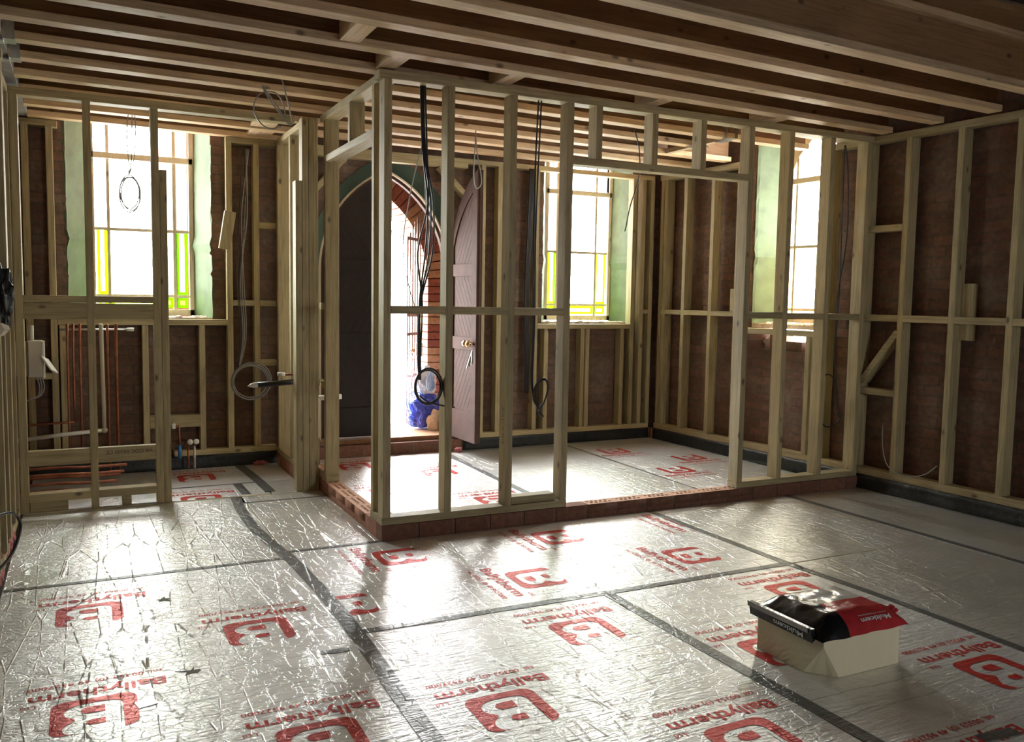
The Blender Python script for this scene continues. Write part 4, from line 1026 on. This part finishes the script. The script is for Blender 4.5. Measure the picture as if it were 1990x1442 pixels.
RC = cable('cable', [(5.055, 4.72, 2.54), (5.09, 4.72, 2.36), (5.115, 4.72, 2.0), (5.10, 4.72, 1.75), (5.05, 4.72, 1.45), (5.045, 4.72, 1.1), (5.075, 4.72, 0.8), (5.11, 4.72, 0.60), (5.13, 4.71, 0.515), (5.06, 4.70, 0.46), (4.97, 4.70, 0.45), (4.92, 4.70, 0.49)], 0.0055, 'black_rubber', 'black cable hanging across the last stud bays at right')
put_c = lambda pts: put('cable_strand', B().tube(smooth_pts(pts, 6), 0.0045, 6), 'black_rubber', RC, smooth=True)
put_c([(5.06, 4.73, 2.54), (5.062, 4.73, 2.2), (5.07, 4.73, 1.8), (5.075, 4.73, 1.45), (5.06, 4.73, 1.0), (5.10, 4.73, 0.6), (5.13, 4.72, 0.52), (5.05, 4.72, 0.80), (4.95, 4.71, 0.84), (4.90, 4.71, 0.77)])
cable('cable', [(1.03, 5.2, 2.86), (1.035, 5.2, 2.70), (1.07, 5.2, 2.57), (1.10, 5.2, 2.45), (1.115, 5.2, 2.38), (1.09, 5.2, 2.37), (1.03, 5.2, 2.46), (0.945, 5.2, 2.57), (0.99, 5.2, 2.49), (1.07, 5.2, 2.40), (1.06, 5.2, 2.49), (1.01, 5.2, 2.54), (0.93, 5.2, 2.52), (0.895, 5.2, 2.44), (0.93, 5.2, 2.36), (0.99, 5.2, 2.33), (1.05, 5.2, 2.35)], 0.0042, 'grey_cable_sheath', 'tangled grey cable loop hanging from the ceiling left of the partition corner')
cable('cable', [(3.53, 5.23, 2.60), (3.56, 5.22, 2.50), (3.578, 5.22, 2.413), (3.579, 5.22, 2.25), (3.511, 5.22, 2.046), (3.480, 5.22, 1.90), (3.469, 5.22, 1.862)], 0.0045, 'black_rubber', 'thin cable dangling in front of the middle window reveal')
# small room cables and coil
e = thing('cable_coil', (1.17, 7.04, 0.68), 'round coil of dark grey cables hanging in the small left room', 'cable')
for k in range(5):
    x = 1.10+0.012*k; put('cable', B().tube(smooth_pts([(x+0.03, 7.06, 2.5), (x+0.04*math.sin(k), 7.06, 2.0), (x-0.02, 7.06, 1.5), (x-0.005, 7.06, 1.05), (1.075+0.004*k, 7.05, 0.80)]), 0.0035, 5), 'grey_cable_sheath' if k > 1 else 'black_rubber', e, smooth=True)
b = B(); loops(b, (1.175, 7.03, 0.685), 0.140, 0.135, 6, 0.0042, 0.01)
put('coil', b, 'grey_cable_sheath', e, smooth=True)
e = thing('cable_coil', (0.30, 6.64, 2.06), 'thin cable coil hanging against the bright left window', 'cable')
b = B(); loops(b, (0.306, 6.64, 2.06), 0.062, 0.115, 3, 0.004, 0.01); put('coil', b, 'grey_cable_sheath', e, smooth=True)
b = B()
for dx in (-0.02, 0.0, 0.015): b.tube(smooth_pts([(0.325+dx, 6.64, 2.64), (0.32+dx*1.6, 6.64, 2.47), (0.315+dx, 6.64, 2.30), (0.296, 6.64, 2.18)]), 0.0035, 5)
put('cable', b, 'grey_cable_sheath', e, smooth=True)
cable('cable', [(-0.45, 4.25, 0.32), (-0.40, 4.35, 0.36), (-0.33, 4.6, 0.33), (-0.30, 4.7, 0.24), (-0.33, 4.6, 0.14), (-0.40, 4.45, 0.08), (-0.46, 4.3, 0.05)], 0.007, 'black_rubber', 'black cable loop at the left edge of the picture')
cable('cable', [(5.16, 4.35, 0.50), (5.15, 4.33, 0.34), (5.12, 4.25, 0.22), (5.11, 4.10, 0.18), (5.15, 3.98, 0.21), (5.20, 3.92, 0.28)], 0.0035, 'grey_cable_sheath', 'thin grey cable curving over the sole plate of the right-hand wall')

# copper pipes in the left bay
names = ['leftmost of the upright copper pipes', 'second upright copper pipe from the left', 'third upright copper pipe from the left', 'fourth upright copper pipe, half behind the stud', 'fifth upright copper pipe, right of the white pipe', 'rightmost upright copper pipe']
for x, z0, r, lab in ((-0.118, 0.15, 0.008, 0), (-0.081, 0.43, 0.0085, 1), (-0.037, 0.12, 0.009, 2), (0.02, 0.12, 0.008, 3), (0.142, 0.05, 0.009, 4), (0.200, 0.02, 0.0115, 5)):
    cable('copper_pipe', [(x, 6.95, z0), (x, 6.95, 0.8), (x+0.002, 6.95, 1.14)], r, 'copper', names[lab], 'pipe', 8, 2, 'upright copper pipes behind the left partition')
cable('copper_pipe', [(-0.45, 6.95, 0.418), (-0.25, 6.95, 0.424), (-0.083, 6.95, 0.43)], 0.008, 'copper', 'thin copper pipe running left from the second upright pipe', 'pipe', 8, 2)
e = thing('white_pipe', (0.105, 6.93, 0.35), 'pale lagged pipe bending from upright to the left behind the partition', 'pipe')
put('upright', B().tube([(0.103, 6.93, 1.14), (0.106, 6.93, 0.80), (0.110, 6.93, 0.37)], 0.0145, 10), 'beige_plastic', e, smooth=True)
put('elbow', B().sphere((0.110, 6.93, 0.362), 0.022, (1, 1, 1), 3), 'beige_plastic', e, smooth=True)
put('branch', B().tube([(0.110, 6.93, 0.362), (-0.15, 6.93, 0.345), (-0.45, 6.93, 0.315)], 0.0145, 10), 'white_plastic', e, smooth=True)
e = thing('white_pipe', (0.1, 6.96, 1.09), 'bright horizontal pipe with a white end cap near the top of the left bay', 'pipe')
put('pipe', B().tube([(-0.167, 6.985, 1.097), (0.29, 6.985, 1.097)], 0.0075, 8), 'galvanised_steel', e, smooth=True); put('end_cap', B().tube([(0.275, 6.985, 1.097), (0.325, 6.985, 1.097)], 0.013, 8), 'white_plastic', e, smooth=True)
e = thing('pipe_stack', (-0.2, 6.5, 0.03), 'stack of horizontal copper pipes near the floor behind the left partition', 'pipe')
for k in range(5):
    z = 0.035+0.036*k; y = 6.45+0.05*((k*37) % 3)
    put('pipe', B().tube(smooth_pts([(-0.45, y, z), (-0.2, y, z+0.004), (0.0, y, z-0.004), (0.16+0.02*k, y+0.02, z-0.006)]), 0.010, 8), 'copper', e, smooth=True)
cable('copper_pipe', [(0.55, 6.97, 0.36), (0.615, 6.97, 0.36), (0.625, 6.97, 0.35), (0.628, 6.97, 0.22)], 0.008, 'copper', 'small bent copper pipe with blue sleeve below the left window', 'pipe', 8, 3)
e = thing('capped_pipes', (0.70, 6.95, 0.03), 'two short upright pipes with round white caps at the foot of the small room wall', 'pipe')
for x in (0.690, 0.735):
    put('pipe', B().tube([(x, 6.97, 0.03), (x, 6.97, 0.20)], 0.009, 8), 'copper' if x < 0.7 else 'galvanised_steel', e, smooth=True)
    put('cap', B().sphere((x+0.012, 6.955, 0.235), 0.022, (1, 0.8, 1), 3), 'white_plastic', e, smooth=True)
put('sleeve', B().tube([(0.628, 6.97, 0.11), (0.628, 6.97, 0.215)], 0.013, 8), 'blue_plastic', e, smooth=True)
e = thing('valve', (0.585, 6.96, 0.36), 'small white valve on the bent copper pipe', 'valve')
put('valve_body', B().box(0.572, 0.598, 6.93, 6.955, 0.345, 0.385), 'white_plastic', e, bevel=0.004); put('valve_stem', B().tube([(0.585, 6.945, 0.385), (0.585, 6.945, 0.40)], 0.006, 8), 'galvanised_steel', e)
# white fused switch box with open lid
e = thing('switch_box', (-0.31, 6.57, 0.78), 'off-white electrical box with an open flap behind the left partition', 'electrical box')
put('box', B().box(-0.345, -0.262, 6.55, 6.66, 0.795, 1.04), 'beige_plastic', e, bevel=0.005)
put('back_board', B().box(-0.515, -0.345, 6.58, 6.64, 0.80, 1.03), 'stud_wood_Y', e)
put('box_rim', B().box(-0.262, -0.250, 6.545, 6.665, 0.785, 1.035), 'white_plastic', e, bevel=0.002)
put('lid', B().beam((-0.25, 6.56, 0.925), (-0.19, 6.50, 0.835), 0.10, 0.010, up=(0.5, 0, 0.6)), 'white_plastic', e, bevel=0.002)
put('conduit', B().tube([(-0.325, 6.6, 1.04), (-0.325, 6.6, 1.14)], 0.016, 8), 'beige_plastic', e, smooth=True)
b = B()
for k in range(3): b.tube(smooth_pts([(-0.30+0.014*k, 6.6, 0.795), (-0.285+0.014*k, 6.6, 0.72), (-0.30+0.006*k, 6.6, 0.66), (-0.37, 6.6, 0.63)]), 0.004, 5)
put('lead', b, 'grey_cable_sheath', e, smooth=True)
# wrapped tube and pipe end at the inner doorway post
e = thing('wrapped_tube', (1.15, 6.12, 0.75), 'dark tube wrapped in clear film sticking out beside the inner doorway post', 'tube')
put('tube', B().tube([(1.06, 6.12, 0.745), (1.18, 6.12, 0.751), (1.36, 6.125, 0.762)], 0.019, 10), 'black_rubber', e, smooth=True)
put('nozzle', B().tube([(0.997, 6.118, 0.738), (1.02, 6.12, 0.742), (1.045, 6.12, 0.744), (1.065, 6.12, 0.745)], [0.003, 0.014, 0.020, 0.019], 10), 'bag_clear', e, smooth=True, label='clear crumpled film end')
e = thing('copper_pipe', (1.3, 6.14, 0.81), 'short copper pipe with white end cap above the wrapped tube', 'pipe')
put('pipe', B().tube([(1.24, 6.14, 0.812), (1.40, 6.14, 0.808)], 0.008, 8), 'copper', e, smooth=True); put('end_cap', B().tube([(1.205, 6.14, 0.815), (1.255, 6.14, 0.813)], 0.014, 10), 'white_plastic', e, smooth=True)
e = thing('waste_pipe', (1.53, 6.3, 0.3), 'white plastic waste pipe with elbow between the return studs', 'pipe')
put('upright', B().tube([(1.530, 6.36, 0.30), (1.530, 6.36, 0.60)], 0.020, 12), 'white_plastic', e, smooth=True)
put('elbow', B().sphere((1.53, 6.36, 0.605), 0.026, (1, 1, 1), 3), 'white_plastic', e, smooth=True)
put('branch', B().tube([(1.53, 6.36, 0.61), (1.72, 6.36, 0.615)], 0.020, 12), 'white_plastic', e, smooth=True)
put('rubber_socket', B().tube([(1.530, 6.36, -0.09), (1.530, 6.36, 0.31)], 0.026, 12), 'black_rubber', e, smooth=True)
# timber offcuts
o = put('timber_offcut', B().box(2.285, 2.585, FY0+0.012, FY1+0.004, ZS+0.001, ZS+0.046), 'stud_wood_X', bevel=0.003); tag(o, 'short timber offcut lying on the sole plate between the third and fourth studs', 'timber offcut')
o = put('timber_offcut', B().beam((1.03, 7.05, 2.01), (0.985, 7.06, 1.72), 0.085, 0.045, up=(0, 1, 0)), 'stud_wood_Z', bevel=0.002); tag(o, 'tilted timber offcut nailed to the right jamb of the left window', 'timber offcut')
o = put('timber_offcut', B().box(0.062, 0.112, 3.785, 3.905, 1.14, 1.52), 'stud_wood_Z', bevel=0.002)
o.matrix_world = Matrix.Translation(Vector(RW)) @ Matrix.Rotation(TH, 4, 'Z') @ Matrix.Translation(OFF[o.name]); tag(o, 'upright timber offcut fixed to the brick between two right-hand studs', 'timber offcut')
o = put('timber_offcut', B().box(0.012, 0.06, 5.985, 6.03, 1.291, 1.49), 'stud_wood_Z', bevel=0.002)
o.matrix_world = Matrix.Translation(Vector(RW)) @ Matrix.Rotation(TH, 4, 'Z') @ Matrix.Translation(OFF[o.name]); tag(o, 'small pale timber offcut standing on a noggin beside the right window', 'timber offcut')
e = thing('back_box', (4.13, 4.66, 1.30), 'small dark electrical back box on the noggin right of the wide doorway', 'electrical box')
put('box', B().box(4.065, 4.115, FY1-0.03, FY1+0.01, 1.308, 1.41), 'dark_brown_paint', e, bevel=0.002); put('box_lip', B().box(4.115, 4.119, FY1-0.034, FY1+0.012, 1.306, 1.412), 'galvanised_steel', e)
# black plastic hung at left edge
b = B().sphere((-0.372, 5.05, 1.33), 0.12, (0.42, 0.5, 1.25), 4, 0.45, 2.2, 31)
tag(put('plastic_wrap', b, 'black_membrane'), 'crumpled black plastic wrapped round the post at the left edge', 'plastic sheet')
b = B().sphere((-0.385, 5.02, 1.175), 0.05, (0.8, 0.5, 0.7), 2, 0.5, 1.5, 5)
tag(put('paper_scrap', b, 'beige_plastic'), 'pale scrap poking out below the black plastic at the left edge', 'paper')
bpy.data.meshes.remove(LOGO)
